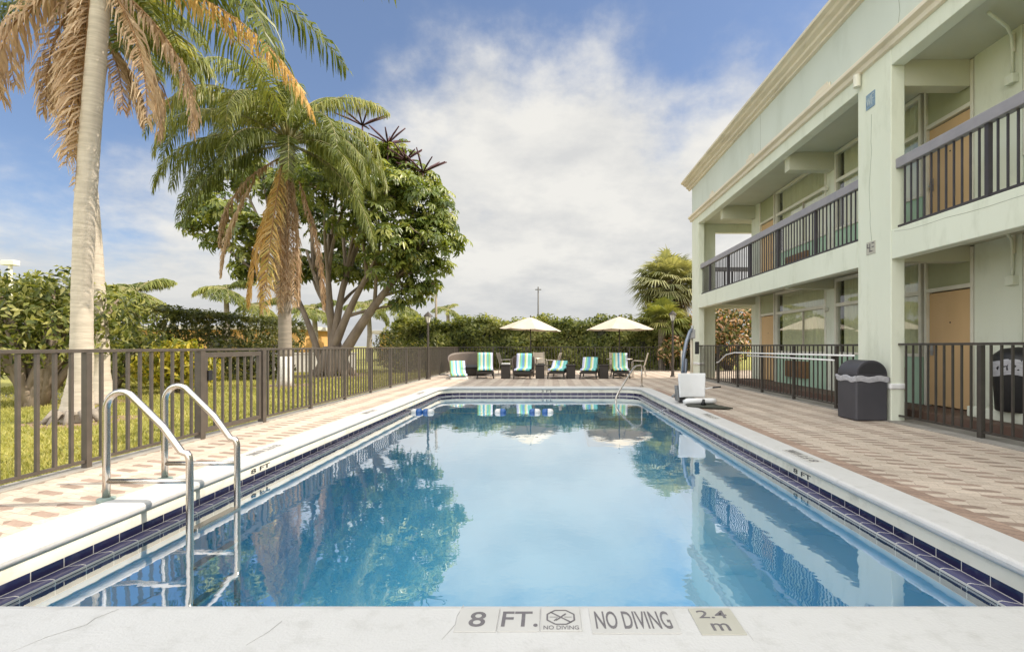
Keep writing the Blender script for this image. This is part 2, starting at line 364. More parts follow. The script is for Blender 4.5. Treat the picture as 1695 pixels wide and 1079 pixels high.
    mj = nd(nt, 'ShaderNodeMixRGB'); L(jn, mj.inputs[0]); L(mu2.outputs[0], mj.inputs[1]); mj.inputs[2].default_value = (.16,.115,.085,1)
    L(mj.outputs[0], p.inputs['Base Color'])
    b = nd(nt, 'ShaderNodeBump'); L(mth(nt, 'ADD', inside, mth(nt, 'MULTIPLY', g.outputs['Fac'], .4)), b.inputs['Height']); b.inputs['Strength'].default_value = .35; b.inputs['Distance'].default_value = .006
    L(b.outputs[0], p.inputs['Normal'])
    return m
def border_mat():
    m, nt, out = new_mat('brown_border_pavers'); L = nt.links.new
    p = nd(nt, 'ShaderNodeBsdfPrincipled'); L(p.outputs[0], out.inputs[0]); p.inputs['Roughness'].default_value = .85
    tc = nd(nt, 'ShaderNodeTexCoord'); sp = nd(nt, 'ShaderNodeSeparateXYZ'); L(tc.outputs['Object'], sp.inputs[0])
    s = mth(nt, 'DIVIDE', mth(nt, 'ADD', sp.outputs[1], mth(nt, 'MULTIPLY', sp.outputs[0], .8)), .11)
    cel = mth(nt, 'FLOOR', s); f = mth(nt, 'FRACT', s)
    wh = nd(nt, 'ShaderNodeTexWhiteNoise', noise_dimensions='1D'); L(cel, wh.inputs['W'])
    ca = nd(nt, 'ShaderNodeMixRGB'); L(wh.outputs['Value'], ca.inputs[0]); ca.inputs[1].default_value = (.28,.195,.15,1); ca.inputs[2].default_value = (.39,.28,.215,1)
    n = nd(nt, 'ShaderNodeTexNoise'); L(tc.outputs['Object'], n.inputs['Vector']); n.inputs['Scale'].default_value = 40; n.inputs['Detail'].default_value = 5
    mr = nd(nt, 'ShaderNodeMapRange'); L(n.outputs['Fac'], mr.inputs[0]); mr.inputs[1].default_value = .3; mr.inputs[2].default_value = .7; mr.inputs[3].default_value = .8; mr.inputs[4].default_value = 1.12
    mu = nd(nt, 'ShaderNodeMixRGB', blend_type='MULTIPLY'); mu.inputs[0].default_value = 1; L(ca.outputs[0], mu.inputs[1]); L(mr.outputs[0], mu.inputs[2])
    j = mth(nt, 'MULTIPLY', mth(nt, 'GREATER_THAN', mth(nt, 'ABSOLUTE', mth(nt, 'SUBTRACT', f, .5)), .455), .6)
    mj = nd(nt, 'ShaderNodeMixRGB'); L(j, mj.inputs[0]); L(mu.outputs[0], mj.inputs[1]); mj.inputs[2].default_value = (.11,.08,.065,1)
    L(mj.outputs[0], p.inputs['Base Color'])
    return m
def tile_mat(name, base1, base2, pitch=.21, grout=(.55,.53,.5), edge=0.0, gw=.014, rough=.12):
    """glazed tile strip: u = metres along the pool, v = 0..1 across"""
    m, nt, out = new_mat(name); L = nt.links.new
    p = nd(nt, 'ShaderNodeBsdfPrincipled'); L(p.outputs[0], out.inputs[0])
    uv = nd(nt, 'ShaderNodeUVMap'); sp = nd(nt, 'ShaderNodeSeparateXYZ'); L(uv.outputs[0], sp.inputs[0])
    u = mth(nt, 'DIVIDE', sp.outputs[0], pitch); cel = mth(nt, 'FLOOR', u); f = mth(nt, 'FRACT', u)
    wh = nd(nt, 'ShaderNodeTexWhiteNoise', noise_dimensions='1D'); L(cel, wh.inputs['W'])
    ca = nd(nt, 'ShaderNodeMixRGB'); L(wh.outputs['Value'], ca.inputs[0]); ca.inputs[1].default_value = c4(base1); ca.inputs[2].default_value = c4(base2)
    tc = nd(nt, 'ShaderNodeTexCoord'); n = nd(nt, 'ShaderNodeTexNoise'); L(tc.outputs['Object'], n.inputs['Vector']); n.inputs['Scale'].default_value = 7; n.inputs['Detail'].default_value = 8
    lime = nd(nt, 'ShaderNodeMapRange'); L(n.outputs['Fac'], lime.inputs[0]); lime.inputs[1].default_value = .55; lime.inputs[2].default_value = .85; lime.inputs[4].default_value = .35
    ml = nd(nt, 'ShaderNodeMixRGB'); L(lime.outputs[0], ml.inputs[0]); L(ca.outputs[0], ml.inputs[1]); ml.inputs[2].default_value = (.2,.2,.26,1)
    g = mth(nt, 'GREATER_THAN', mth(nt, 'ABSOLUTE', mth(nt, 'SUBTRACT', f, .5)), .5-gw)
    if edge: g = mth(nt, 'MAXIMUM', g, mth(nt, 'GREATER_THAN', mth(nt, 'ABSOLUTE', mth(nt, 'SUBTRACT', sp.outputs[1], .5)), .5-edge))
    mj = nd(nt, 'ShaderNodeMixRGB'); L(g, mj.inputs[0]); L(ml.outputs[0], mj.inputs[1]); mj.inputs[2].default_value = c4(grout)
    L(mj.outputs[0], p.inputs['Base Color'])
    L(mth(nt, 'ADD', mth(nt, 'MULTIPLY', g, .5), rough), p.inputs['Roughness'])
    return m
def schlick(nt, f0, normal=None, pw=4.2):
    lw = nd(nt, 'ShaderNodeLayerWeight'); lw.inputs['Blend'].default_value = .5
    if normal is not None: nt.links.new(normal, lw.inputs['Normal'])
    return mth(nt, 'ADD', f0, mth(nt, 'MULTIPLY', mth(nt, 'POWER', lw.outputs['Facing'], pw), 1-f0))
def water_mat():
    m, nt, out = new_mat('pool_water'); L = nt.links.new
    tc = nd(nt, 'ShaderNodeTexCoord')
    mp = nd(nt, 'ShaderNodeMapping'); L(tc.outputs['Object'], mp.inputs[0]); mp.inputs['Scale'].default_value = (1, 1, 1)
    n1 = nd(nt, 'ShaderNodeTexNoise'); L(mp.outputs[0], n1.inputs['Vector']); n1.inputs['Scale'].default_value = 3.0; n1.inputs['Detail'].default_value = 3
    n2 = nd(nt, 'ShaderNodeTexNoise'); L(mp.outputs[0], n2.inputs['Vector']); n2.inputs['Scale'].default_value = 11; n2.inputs['Detail'].default_value = 2
    # light air: rippled patches and calm patches
    n3 = nd(nt, 'ShaderNodeTexNoise'); L(tc.outputs['Object'], n3.inputs['Vector']); n3.inputs['Scale'].default_value = .55; n3.inputs['Detail'].default_value = 3
    pm = nd(nt, 'ShaderNodeMapRange'); L(n3.outputs['Fac'], pm.inputs[0]); pm.inputs[1].default_value = .45; pm.inputs[2].default_value = .65; pm.inputs[3].default_value = .1; pm.inputs[4].default_value = 1
    h = mth(nt, 'ADD', n1.outputs['Fac'], mth(nt, 'MULTIPLY', mth(nt, 'MULTIPLY', n2.outputs['Fac'], .28), pm.outputs[0]))
    b = nd(nt, 'ShaderNodeBump'); L(h, b.inputs['Height']); b.inputs['Strength'].default_value = .06; b.inputs['Distance'].default_value = .035
    gl = nd(nt, 'ShaderNodeBsdfGlossy'); gl.inputs['Roughness'].default_value = .0; L(b.outputs[0], gl.inputs['Normal']); gl.inputs['Color'].default_value = (1, 1, 1, 1)
    tr = nd(nt, 'ShaderNodeBsdfTransparent'); tr.inputs['Color'].default_value = (.90, .99, 1, 1)
    fr = schlick(nt, .23, b.outputs[0], 2.4)
    mx = nd(nt, 'ShaderNodeMixShader'); L(fr, mx.inputs[0]); L(tr.outputs[0], mx.inputs[1]); L(gl.outputs[0], mx.inputs[2])
    L(mx.outputs[0], out.inputs[0])
    return m
def lawn_mat():
    m, nt, out = new_mat('lawn_soil_and_turf'); L = nt.links.new
    p = nd(nt, 'ShaderNodeBsdfPrincipled'); L(p.outputs[0], out.inputs[0]); p.inputs['Roughness'].default_value = .95; p.inputs['Specular IOR Level'].default_value = .1
    tc = nd(nt, 'ShaderNodeTexCoord')
    n = nd(nt, 'ShaderNodeTexNoise'); L(tc.outputs['Object'], n.inputs['Vector']); n.inputs['Scale'].default_value = 30; n.inputs['Detail'].default_value = 8
    r = nd(nt, 'ShaderNodeValToRGB'); L(n.outputs['Fac'], r.inputs[0]); cr = r.color_ramp
    cr.elements[0].position = .35; cr.elements[0].color = (.17,.18,.05,1); cr.elements[1].position = .68; cr.elements[1].color = (.40,.37,.12,1)
    n2 = nd(nt, 'ShaderNodeTexNoise'); L(tc.outputs['Object'], n2.inputs['Vector']); n2.inputs['Scale'].default_value = .9; n2.inputs['Detail'].default_value = 6
    mr = nd(nt, 'ShaderNodeMapRange'); L(n2.outputs['Fac'], mr.inputs[0]); mr.inputs[1].default_value = .52; mr.inputs[2].default_value = .72
    mx = nd(nt, 'ShaderNodeMixRGB'); L(mth(nt, 'MULTIPLY', mr.outputs[0], .55), mx.inputs[0]); L(r.outputs[0], mx.inputs[1]); mx.inputs[2].default_value = (.26,.19,.095,1)
    L(mx.outputs[0], p.inputs['Base Color'])
    b = nd(nt, 'ShaderNodeBump'); L(n.outputs['Fac'], b.inputs['Height']); b.inputs['Strength'].default_value = .8; b.inputs['Distance'].default_value = .03; L(b.outputs[0], p.inputs['Normal'])
    return m
PAVERS = paver_mat(); BORDER = border_mat(); WATER = water_mat(); LAWN = lawn_mat()
NAVY = tile_mat('navy_glazed_tile', (.012,.012,.05), (.024,.022,.078))
LEDGE = tile_mat('violet_navy_trim_tile', (.045,.045,.105), (.08,.078,.15), edge=.09, gw=.02, rough=.22)
COPING = std('white_painted_coping', (.56,.555,.545), (.53,.525,.515), .55, 2.2, bump=.25, bscale=70, dirt=(.43,.425,.405), dscale=8)
BASIN = std('pale_blue_pool_plaster', (.14,.55,.82), (.125,.51,.78), .8, 1.2)
COVE = std('white_cove_plaster', (.80,.77,.67), (.73,.70,.60), .7, 3, dirt=(.45,.43,.36), dscale=4)

# ------------------------------------------------------------------ ground, deck, pool
PX0, PX1, PY0, PY1 = -3.19, 2.67, 2.365, 14.77        # inner edge of the coping
def pool_loop(d, n=8):
    x0, x1, y0, y1 = PX0-d, PX1+d, PY0-d*1.6, PY1+d
    rn, rf = .08+d, .55+d
    rn = max(rn, .02); pts = []
    for cx, cy, r, a0 in ((x1-rf, y1-rf, rf, 0), (x0+rf, y1-rf, rf, 90), (x0+rn, y0+rn, rn, 180), (x1-rn, y0+rn, rn, 270)):
        for k in range(n+1):
            a = R(a0 + 90*k/n); pts.append((cx+r*math.cos(a), cy+r*math.sin(a)))
    return pts
def arc_u(pts):
    u = [0.0]
    for i in range(1, len(pts)+1):
        a = pts[i-1]; b = pts[i % len(pts)]; u.append(u[-1]+math.hypot(a[0]-b[0], a[1]-b[1]))
    return u
def sweep(name, prof, m, parent=None, kind=None, smooth=False):
    """carry a profile of (distance outward, z) round the pool; uv = metres along, 0..1 across"""
    loops = [pool_loop(d) for d, z in prof]; n = len(loops[0]); U = arc_u(pool_loop(0))
    vs = []; fs = []; uvs = []
    tot = [0.0]
    for i in range(1, len(prof)): tot.append(tot[-1]+math.hypot(prof[i][0]-prof[i-1][0], prof[i][1]-prof[i-1][1]))
    for (d, z), lp in zip(prof, loops): vs += [(p[0], p[1], z) for p in lp]
    for i in range(len(prof)-1):
        for k in range(n):
            k2 = (k+1) % n
            fs.append((i*n+k, i*n+k2, (i+1)*n+k2, (i+1)*n+k))
            v0, v1 = tot[i]/tot[-1], tot[i+1]/tot[-1]
            uvs += [(U[k], v0), (U[k+1], v0), (U[k+1], v1), (U[k], v1)]
    me = bpy.data.meshes.new(name); me.from_pydata(vs, [], fs)
    ul = me.uv_layers.new(name='UVMap')
    for i, t in enumerate(uvs): ul.data[i].uv = t
    if smooth: me.polygons.foreach_set('use_smooth', [True]*len(me.polygons))
    o = link_mesh(name, me, m, parent)
    if kind: o['kind'] = kind
    return o
def sheet_with_hole(name, outer, inner, z, m, kind='structure'):
    bm = bmesh.new(); es = []
    for lp in (outer, inner):
        vs = [bm.verts.new((p[0], p[1], z)) for p in lp]
        es += [bm.edges.new((vs[i], vs[(i+1) % len(vs)])) for i in range(len(vs))]
    bmesh.ops.triangle_fill(bm, edges=es, use_beauty=True, normal=(0, 0, 1))
    for f in bm.faces:
        if f.normal.z < 0: f.normal_flip()
    me = bpy.data.meshes.new(name); bm.to_mesh(me); bm.free()
    o = link_mesh(name, me, m); o['kind'] = kind; return o
DX0, DX1, DY0, DY1 = -4.78, 14.0, -10.0, 25.6
DECK = [(DX0, DY0), (DX1, DY0), (DX1, DY1), (DX0, DY1)]
sheet_with_hole('ground', [(-900,-700),(900,-700),(900,1300),(-900,1300)], DECK, -.03, LAWN)
sheet_with_hole('pool_deck', DECK, pool_loop(.30), 0, PAVERS)
kerb = MB().box(DX0-.08, DX0+.12, DY0, DY1, -.05, .018); kerb.build('kerb', CONC, bevel=.008)['kind'] = 'structure'
br = MB().add([(PX1+.31,2.2,.004),(PX1+.53,2.2,.004),(PX1+.53,14.3,.004),(PX1+.31,14.3,.004)], [(0,1,2,3)]); br.build('pavement_border', BORDER)['kind'] = 'structure'
cb = MB().box(5.62, 6.3, -10, 18.66, -.02, .012); cb.build('pavement', CONC)['kind'] = 'structure'

sweep('pool_coping', [(.04,-.06),(.012,-.052),(.002,-.035),(.002,-.012),(.012,.006),(.035,.014),(.33,.018),(.335,-.06)], COPING, kind='structure')
bpy.data.objects['pool_coping'].modifiers.new('b', 'BEVEL').width = .004
sweep('pool_wall', [(.04,-.06),(.036,-.10),(.034,-.155)], COVE, kind='structure')
sweep('pool_tile_band', [(.034,-.155),(.034,-.218)], NAVY, kind='structure')
sweep('pool_tile_ledge', [(.034,-.218),(-.045,-.220),(-.058,-.226),(-.062,-.234),(-.062,-.240)], LEDGE, kind='structure', smooth=True)
sweep('pool_tile_face', [(-.0625,-.240),(-.062,-.33)], tile_mat('dark_waterline_tile', (.03,.03,.055), (.055,.055,.085), edge=.06, gw=.016), kind='structure')
lp = pool_loop(-.060); n = len(lp)
fz = lambda y: -2.4 + (y-2)/13*1.3
b = MB(); rings = []
for d, zz in ((-.060,-.33),(-.060,.75),(-.10,.45),(-.22,.20),(-.42,.05),(-.75,0)):
    lq = pool_loop(d); rings.append([(p[0], p[1], zz if zz < 0 else fz(p[1])+zz) for p in lq])
for r0, r1 in zip(rings[:-1], rings[1:]): b.add(r0+r1, [(i,(i+1) % n,n+(i+1) % n,n+i) for i in range(n)])
b.add(rings[-1], [tuple(range(n))])
b.build('pool_basin', BASIN, smooth=True)['kind'] = 'structure'
st = MB()
for k, (dx, z) in enumerate(((.95,-.42),(1.3,-.68),(1.65,-.92))): st.box(PX1-dx, PX1+.05, 14.85-dx*1.35, 14.83, -1.6, z-.0)
st.build('pool_steps', std('pale_step_plaster', (.42,.62,.74), None, .8), bevel=.02)['kind'] = 'structure'
se = MB()
for dx, z in ((.95,-.418),(1.3,-.678)): se.box(PX1-dx-.004, PX1-.05, 14.85-dx*1.35-.006, 14.85-dx*1.35+.05, z-.05, z+.003)
se.build('pool_step_edge', NAVY)['kind'] = 'structure'
lp = pool_loop(-.058)
w = MB().add([(p[0],p[1],-.248) for p in lp], [tuple(range(len(lp)))]); w.build('pool_water', WATER)['kind'] = 'structure'
cr = MB()
for pts in ([(-2.02,2.30),(-2.06,2.22),(-2.05,2.17),(-2.13,2.08),(-2.17,1.98)], [(-.405,2.335),(-.42,2.24),(-.415,2.17),(-.45,2.06)], [(-1.2,2.2),(-1.21,2.12),(-1.25,2.02)], [(.86,2.12),(.86,2.05)]):
    for i in range(len(pts)-1): cr.beam((*pts[i],.0150+.002), (*pts[i+1],.0150+.002), .0022, .0012)
cr.build('crack', std('coping_crack_grey', (.42,.415,.40), (.48,.475,.46), .9, 20), bpy.data.objects['pool_coping'], fix=True)  # thin grey strips drawn along the coping cracks

# lawn blades: too many to count, one object
def grass():
    n = 70000
    y = 4.0 + 22*nr.random(n)**1.7; x = -4.86 - nr.random(n)*(2.5 + y*.62)
    keep = np.ones(n, bool)
    for tx, ty, r in ((-7.92,8.3,.75),(-10.1,11,.7),(-8.5,15.8,.9),(-9.3,21,1.8)):
        dd = np.hypot(x-tx, y-ty); keep &= (dd > r) | (nr.random(n) < .25)
    x, y = x[keep], y[keep]; n = len(x)
    h = (.025+.035*nr.random(n))*(1+.02*y); w = (.005+.0011*y)*(.7+.6*nr.random(n)); a = nr.random(n)*6.283
    ax, ay = np.cos(a)*w, np.sin(a)*w; lx, ly = nr.normal(0,.02,n), nr.normal(0,.02,n)
    V = np.stack([np.stack([x-ax,y-ay,np.full(n,-.032)],1), np.stack([x+ax,y+ay,np.full(n,-.032)],1), np.stack([x+lx,y+ly,-.03+h],1)],1).reshape(-1,3)
    F = np.arange(3*n).reshape(-1,3)
    pn = .5+.25*np.sin(x*1.7+1.2*np.sin(y*.9))+.25*np.sin(y*2.3+x)
    rn = np.clip(.55*nr.random(n)+.35*pn,0,1)
    o = soup('grass', V, F, L_GRASS, rnd=np.repeat(rn,3)); tag(o, 'short green lawn growing beyond the left fence', 'grass', kind='stuff')
grass()
pt = MB().add([(-40,11.6,-.024),(-10.9,11.6,-.024),(-10.9,13.4,-.024),(-40,13.4,-.024)], [(0,1,2,3)]); pt.build('path', std('blue_grey_asphalt', (.13,.135,.15), (.09,.095,.105), .9, 6))['kind'] = 'structure'
bd = MB()
for tx, ty, r in ((-7.92,8.3,.7),(-10.1,11,.65),(-8.5,15.8,.95),(-9.3,21.2,2.0)):
    vs = []
    for k in range(28):
        a = 2*math.pi*k/28; q = r*(1+.18*math.sin(3*a+tx)+.1*rng.random()); vs.append((tx+q*math.cos(a), ty+q*math.sin(a), -.026))
    bd.add(vs, [tuple(range(28))])
bd.build('bare_soil', std('sandy_soil', (.30,.21,.13), (.22,.15,.09), .95, 9, bump=.6))['kind'] = 'structure'
# ------------------------------------------------------------------ the motel building
FX, WX = 5.715, 7.05                                   # facade face, room wall face
FL2 = 3.19
bld = thing('motel_building', 'pale green two storey motel with open walkways and cream cornice beside the pool', 'building', (FX, 8, 0))
NEAR, FAR = -8.0, 19.5
piers = [(-2.3, -1.43), (8.165, 9.04), (18.67, 19.5)]
for a, c in piers:
    p = MB().box(FX, FX+.23, a, c, 0, 6.24).build('pier', GREEN, bld, bevel=.012)
    MB().box(FX-.03, FX+.26, a-.03, c+.03, .53, .63).build('pier_band', WHITE_PIPE, p, bevel=.03, seg=3)
MB().box(FX+.232, 6.57, 19.27, 19.5, 0, 6.24).build('end_pier', GREEN, bld, bevel=.012)
MB().box(11.5, 13.2, 19.27, 19.5, 0, 6.24).build('end_pier', GREEN, bld, bevel=.012)
spans = [(NEAR, -2.302), (-1.428, 8.163), (9.042, 18.668)]
for a, c in spans:
    MB().box(FX+.004, FX+.225, a, c, 2.70, 3.19).build('slab_edge_beam', GREEN, bld, bevel=.01)
    MB().box(FX+.004, FX+.225, a, c, 5.93, 6.24).build('roof_edge_beam', GREEN, bld, bevel=.01)
MB().box(6.572, 11.498, 19.28, 19.495, 2.74, 3.19).build('slab_edge_beam', GREEN, bld)
MB().box(6.572, 11.498, 19.28, 19.495, 5.72, 6.24).build('roof_edge_beam', GREEN, bld)
MB().box(FX+.232, 13.2, NEAR, 19.27, 2.93, 3.17).build('floor_slab', SOFFIT, bld)
MB().box(FX+.232, 13.2, NEAR, 19.27, 6.04, 6.24).build('roof_slab', SOFFIT, bld)
for y in (-1.6, 3.4, 8.3, 12.2, 16.8):
    MB().box(FX+.23, WX-.002, y-.12, y+.12, 2.67, 2.928).build('cross_beam', SOFFIT, bld)
    MB().box(FX+.23, WX-.002, y-.12, y+.12, 5.60, 6.038).build('cross_beam', SOFFIT, bld)
# parapet, mouldings, cornice
MB().box(FX, FX+.25, NEAR, FAR, 6.242, 7.62).box(FX+.252, 13.2, FAR-.25, FAR, 6.242, 7.62).build('parapet', GREEN_BLUE, bld)
MB().prism([(FX+.002,6.20),(FX-.05,6.22),(FX-.06,6.30),(FX-.13,6.34),(FX-.13,6.40),(FX-.05,6.455),(FX-.03,6.50),(FX+.002,6.50)], 'y', NEAR, FAR+.12).build('string_moulding', CREAM, bld, bevel=.006)
MB().prism([(FX+.002,7.50),(FX-.07,7.52),(FX-.07,7.565),(FX-.15,7.60),(FX-.16,7.66),(FX-.25,7.70),(FX-.28,7.745),(FX-.365,7.78),(FX-.375,7.84),(FX+.3,7.86),(FX+.3,7.60),(FX+.002,7.60)], 'y', NEAR, FAR+.30).build('cornice', CREAM, bld, bevel=.006)
for y, l in ((9.9, .75), (13.6, .5), (16.9, .4)):
    MB().box(FX-.028, FX-.001, y, y+l, 6.502, 6.60).box(FX-.022, FX-.001, y+.1, y+l*.7, 6.60, 6.66).build('patched_render', CREAM, bld, bevel=.01)
MB().box(FX+.5, FX+1.3, 11.8, 12.9, 6.24, 8.55).build('roof_hatch', std('rusty_hatch', (.22,.12,.09), None, .7), bld)
MB().tube([(FX-.075,8.95,6.20),(FX-.075,8.95,5.98)], .06, 14).build('scupper_pipe', WHITE, bld, smooth=False)
# room block
def rooms(base, top, name):
    wl = MB(); t = top
    segs = [(NEAR, 4.0), (7.2, 8.12), (9.22, 9.25), (12.07, 12.40), (15.19, 15.27), (16.40, 16.8)]
    for a, c in ((NEAR, 4.0), (7.28, 8.1), (12.07, 12.42), (16.38, 16.8)): MB().box(WX, WX+.18, a, c, base, t).build('room_wall', GREEN, bld)
    MB().box(WX, 13.2, 16.802, 17.0, base, t).build('room_wall', GREEN, bld)
    # dark rooms behind the glass
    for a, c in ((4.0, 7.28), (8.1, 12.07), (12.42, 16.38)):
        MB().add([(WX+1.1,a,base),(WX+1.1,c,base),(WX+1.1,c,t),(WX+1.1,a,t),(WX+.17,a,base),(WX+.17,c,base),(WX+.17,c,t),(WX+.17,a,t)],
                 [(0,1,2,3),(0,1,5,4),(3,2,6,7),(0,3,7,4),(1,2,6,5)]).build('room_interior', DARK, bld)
    def door(y0, y1, hinge_far):
        d = MB().box(WX+.05, WX+.09, y0, y1, base+.02, base+2.07).build('door', ORANGE, bld, bevel=.004)
        yh = y1-.07 if hinge_far else y0+.07
        MB().box(WX+.03, WX+.049, yh-.03, yh+.03, base+.93, base+1.16).tube([(WX+.04,yh,base+1.02),(WX-.02,yh,base+1.02),(WX-.02,yh-.12 if hinge_far else yh+.12,base+1.02)], .011, 8).build('handle', CHROME_DULL, d)
        MB().tube([(WX+.045,(y0+y1)/2,base+1.52),(WX+.052,(y0+y1)/2,base+1.52)], .014, 10).build('peephole', BLACK, d)
        f = MB(); f.box(WX-.01, WX+.10, y0-.06, y0-.003, base, t-.02); f.box(WX-.01, WX+.10, y1+.003, y1+.06, base, t-.02); f.box(WX-.008, WX+.098, y0-.003, y1+.003, base+2.09, base+2.16)
        f.build('door_frame', WHITE, bld, bevel=.004)
        MB().box(WX+.03, WX+.06, y0-.003, y1+.003, base+2.16, t-.025).build('transom_panel', std('olive_panel_paint', (.42,.44,.28), (.38,.40,.25), .7), bld)
    def window(y0, y1, dark_far=True):
        w = bpy.data.objects.new('window', None); col.objects.link(w); w.parent = bld; w.empty_display_size = .2
        f = MB(); zs = base+.90
        f.box(WX-.012, WX+.10, y0, y0+.06, zs, t-.02); f.box(WX-.012, WX+.10, y1-.06, y1, zs, t-.02)
        f.box(WX-.010, WX+.098, y0+.06, y1-.06, zs, zs+.06); f.box(WX-.010, WX+.098, y0+.06, y1-.06, base+2.07, base+2.15); f.box(WX-.010, WX+.098, y0+.06, y1-.06, t-.10, t-.02)
        f.build('window_frame', WHITE, w, bevel=.004)
        ym = (y0+y1)/2
        for za, zc in ((zs+.06, base+2.07), (base+2.15, t-.10)):
            MB().add([(WX+.048,y0+.06,za),(WX+.048,y1-.06,za),(WX+.048,y1-.06,zc),(WX+.048,y0+.06,zc)], [(0,1,2,3)]).build('pane', PANE, w)
        MB().box(WX+.02, WX+.06, ym-.2, ym-.17, zs+.06, base+2.07).build('mullion', ALU, w)
        rows = []; k = 90
        ya, yb = (y0+.05, y1-.20) if dark_far else (y0+.2, y1-.05)
        for z in (zs-.05, t-.05):
            rows.append([(WX+.15+.035*math.sin(i*1.25)+.015*math.sin(i*.47), ya+(yb-ya)*i/k, z) for i in range(k+1)])
        MB().grid(rows).build('curtain', CURTAIN, w, smooth=True)
        MB().box(WX+.02, WX+.09, y0, y1, base, zs-.002).build('sill_panel', MINT, bld)
        return w
    window(9.26, 12.06, True); door(8.18, 9.12, True)
    window(12.43, 15.18, True); door(15.34, 16.30, False)
    window(4.02, 7.26, False)
    g = MB().box(WX-.05, WX+.018, 13.3, 14.5, base+.22, base+.68)
    for i in range(9): g.box(WX-.062, WX-.051, 13.33, 14.47, base+.25+.046*i, base+.275+.046*i)
    g.build('air_conditioner_grille', GRILLE, bld)
    g = MB().box(WX-.05, WX+.018, 9.7, 10.9, base+.22, base+.68)
    for i in range(9): g.box(WX-.062, WX-.051, 9.73, 10.87, base+.25+.046*i, base+.275+.046*i)
    g.build('air_conditioner_grille', GRILLE, bld)
def pane_mat():
    m, nt, out = new_mat('window_glass'); L = nt.links.new
    fr = schlick(nt, .17, None, 3.4)
    gl = nd(nt, 'ShaderNodeBsdfGlossy'); gl.inputs['Roughness'].default_value = .01
    tr = nd(nt, 'ShaderNodeBsdfTransparent'); tr.inputs['Color'].default_value = (.86,.9,.84,1)
    mx = nd(nt, 'ShaderNodeMixShader'); L(fr, mx.inputs[0]); L(tr.outputs[0], mx.inputs[1]); L(gl.outputs[0], mx.inputs[2]); L(mx.outputs[0], out.inputs[0])
    return m
PANE = pane_mat()
rooms(.15, 2.93, 'ground'); rooms(FL2-.01, 6.04, 'upper')
MB().box(6.32, 13.2, NEAR, 16.9, .0, .148).build('walkway_kerb', CURB_BROWN, bld, bevel=.01)
MB().box(6.62, WX-.002, 4.2, 7.75, .15, .31).build('wall_ledge', GREEN, bld, bevel=.012)
for b_ in (0.15, FL2):
    MB().tube([(WX-.03,7.4,b_+2.78),(WX-.03,7.4,b_+2.5)], .03, 10).build('light_box', WHITE, bld)
    MB().tube([(6.2,6.9,b_+2.76),(6.75,7.2,b_+2.75),(6.93,7.33,b_+2.70),(WX-.04,7.4,b_+2.55),(WX-.04,7.4,b_+2.15)], .022, 8).build('conduit', GREEN, bld, smooth=True)
    MB().box(WX-.10, WX-.001, 7.33, 7.47, b_+2.02, b_+2.16).build('junction_box', GREEN, bld, bevel=.01)
    MB().tube([(WX-.02,12.33,b_+2.02),(WX-.11,12.33,b_+2.02)], .05, 12).build('wall_lamp', WHITE, bld)
# marks on the near pier
bp = MB().box(FX-.008, FX+.001, 8.56, 8.80, 5.47, 5.74).build('blue_plate', LETTER_BLUE, bld)
q = MB()
for y0, z0, y1, z1 in ((8.77,5.70,8.75,5.52),(8.75,5.52,8.72,5.66),(8.72,5.66,8.69,5.52),(8.69,5.52,8.67,5.70),(8.64,5.70,8.64,5.52),(8.64,5.70,8.58,5.70),(8.64,5.62,8.59,5.62)):
    q.beam((FX-.010,y0,z0), (FX-.010,y1,z1), .014, .004, up=(1,0,0))
q.build('plate_lettering', std('pale_plate_lettering', (.45,.52,.54), None, .6), bp)
gp = MB().box(FX-.008, FX+.001, 8.55, 8.79, 2.88, 3.10).build('grey_plate', TILE_C, bld)
q = MB()
for y0, z0, y1, z1 in ((8.76,3.07,8.76,3.0),(8.76,3.0,8.69,3.0),(8.69,3.07,8.69,2.92),(8.64,3.07,8.58,3.07),(8.64,3.0,8.58,3.0),(8.70,2.93,8.62,2.93)):
    q.beam((FX-.010,y0,z0), (FX-.010,y1,z1), .018, .004, up=(1,0,0))
q.build('plate_lettering', LETTER, gp)
cr = MB(); zz = 5.35; yy = 8.66
pts = [(yy, zz)]
while zz > 3.2: zz -= .16; yy += rng.uniform(-.025,.025); pts.append((yy, zz))
for i in range(len(pts)-1): cr.beam((FX-.0005,*pts[i]), (FX-.0005,*pts[i+1]), .008, .002, up=(1,0,0))
cr.build('wall_crack', std('hairline_crack', (.3,.33,.26), None, .9), bld)

sm_ = MB()
for pts in ([(7.95,7.48),(7.94,7.2),(7.99,6.95),(7.96,6.7),(8.0,6.5)], [(13.2,7.48),(13.2,6.5)]):
    for i in range(len(pts)-1): sm_.beam((FX-.0005,*pts[i]), (FX-.0005,*pts[i+1]), .012, .002, up=(1,0,0))
pts = [(8.1,3.15)]
while pts[-1][0] > 4.6: pts.append((pts[-1][0]-.35, 3.12+rng.uniform(-.025,.035)-.02*len(pts)*.3))
for i in range(len(pts)-1): sm_.beam((FX+.0035,*pts[i]), (FX+.0035,*pts[i+1]), .006, .002, up=(1,0,0))
sm_.build('render_cracks', std('grey_crack', (.34,.36,.30), None, .9), bld)
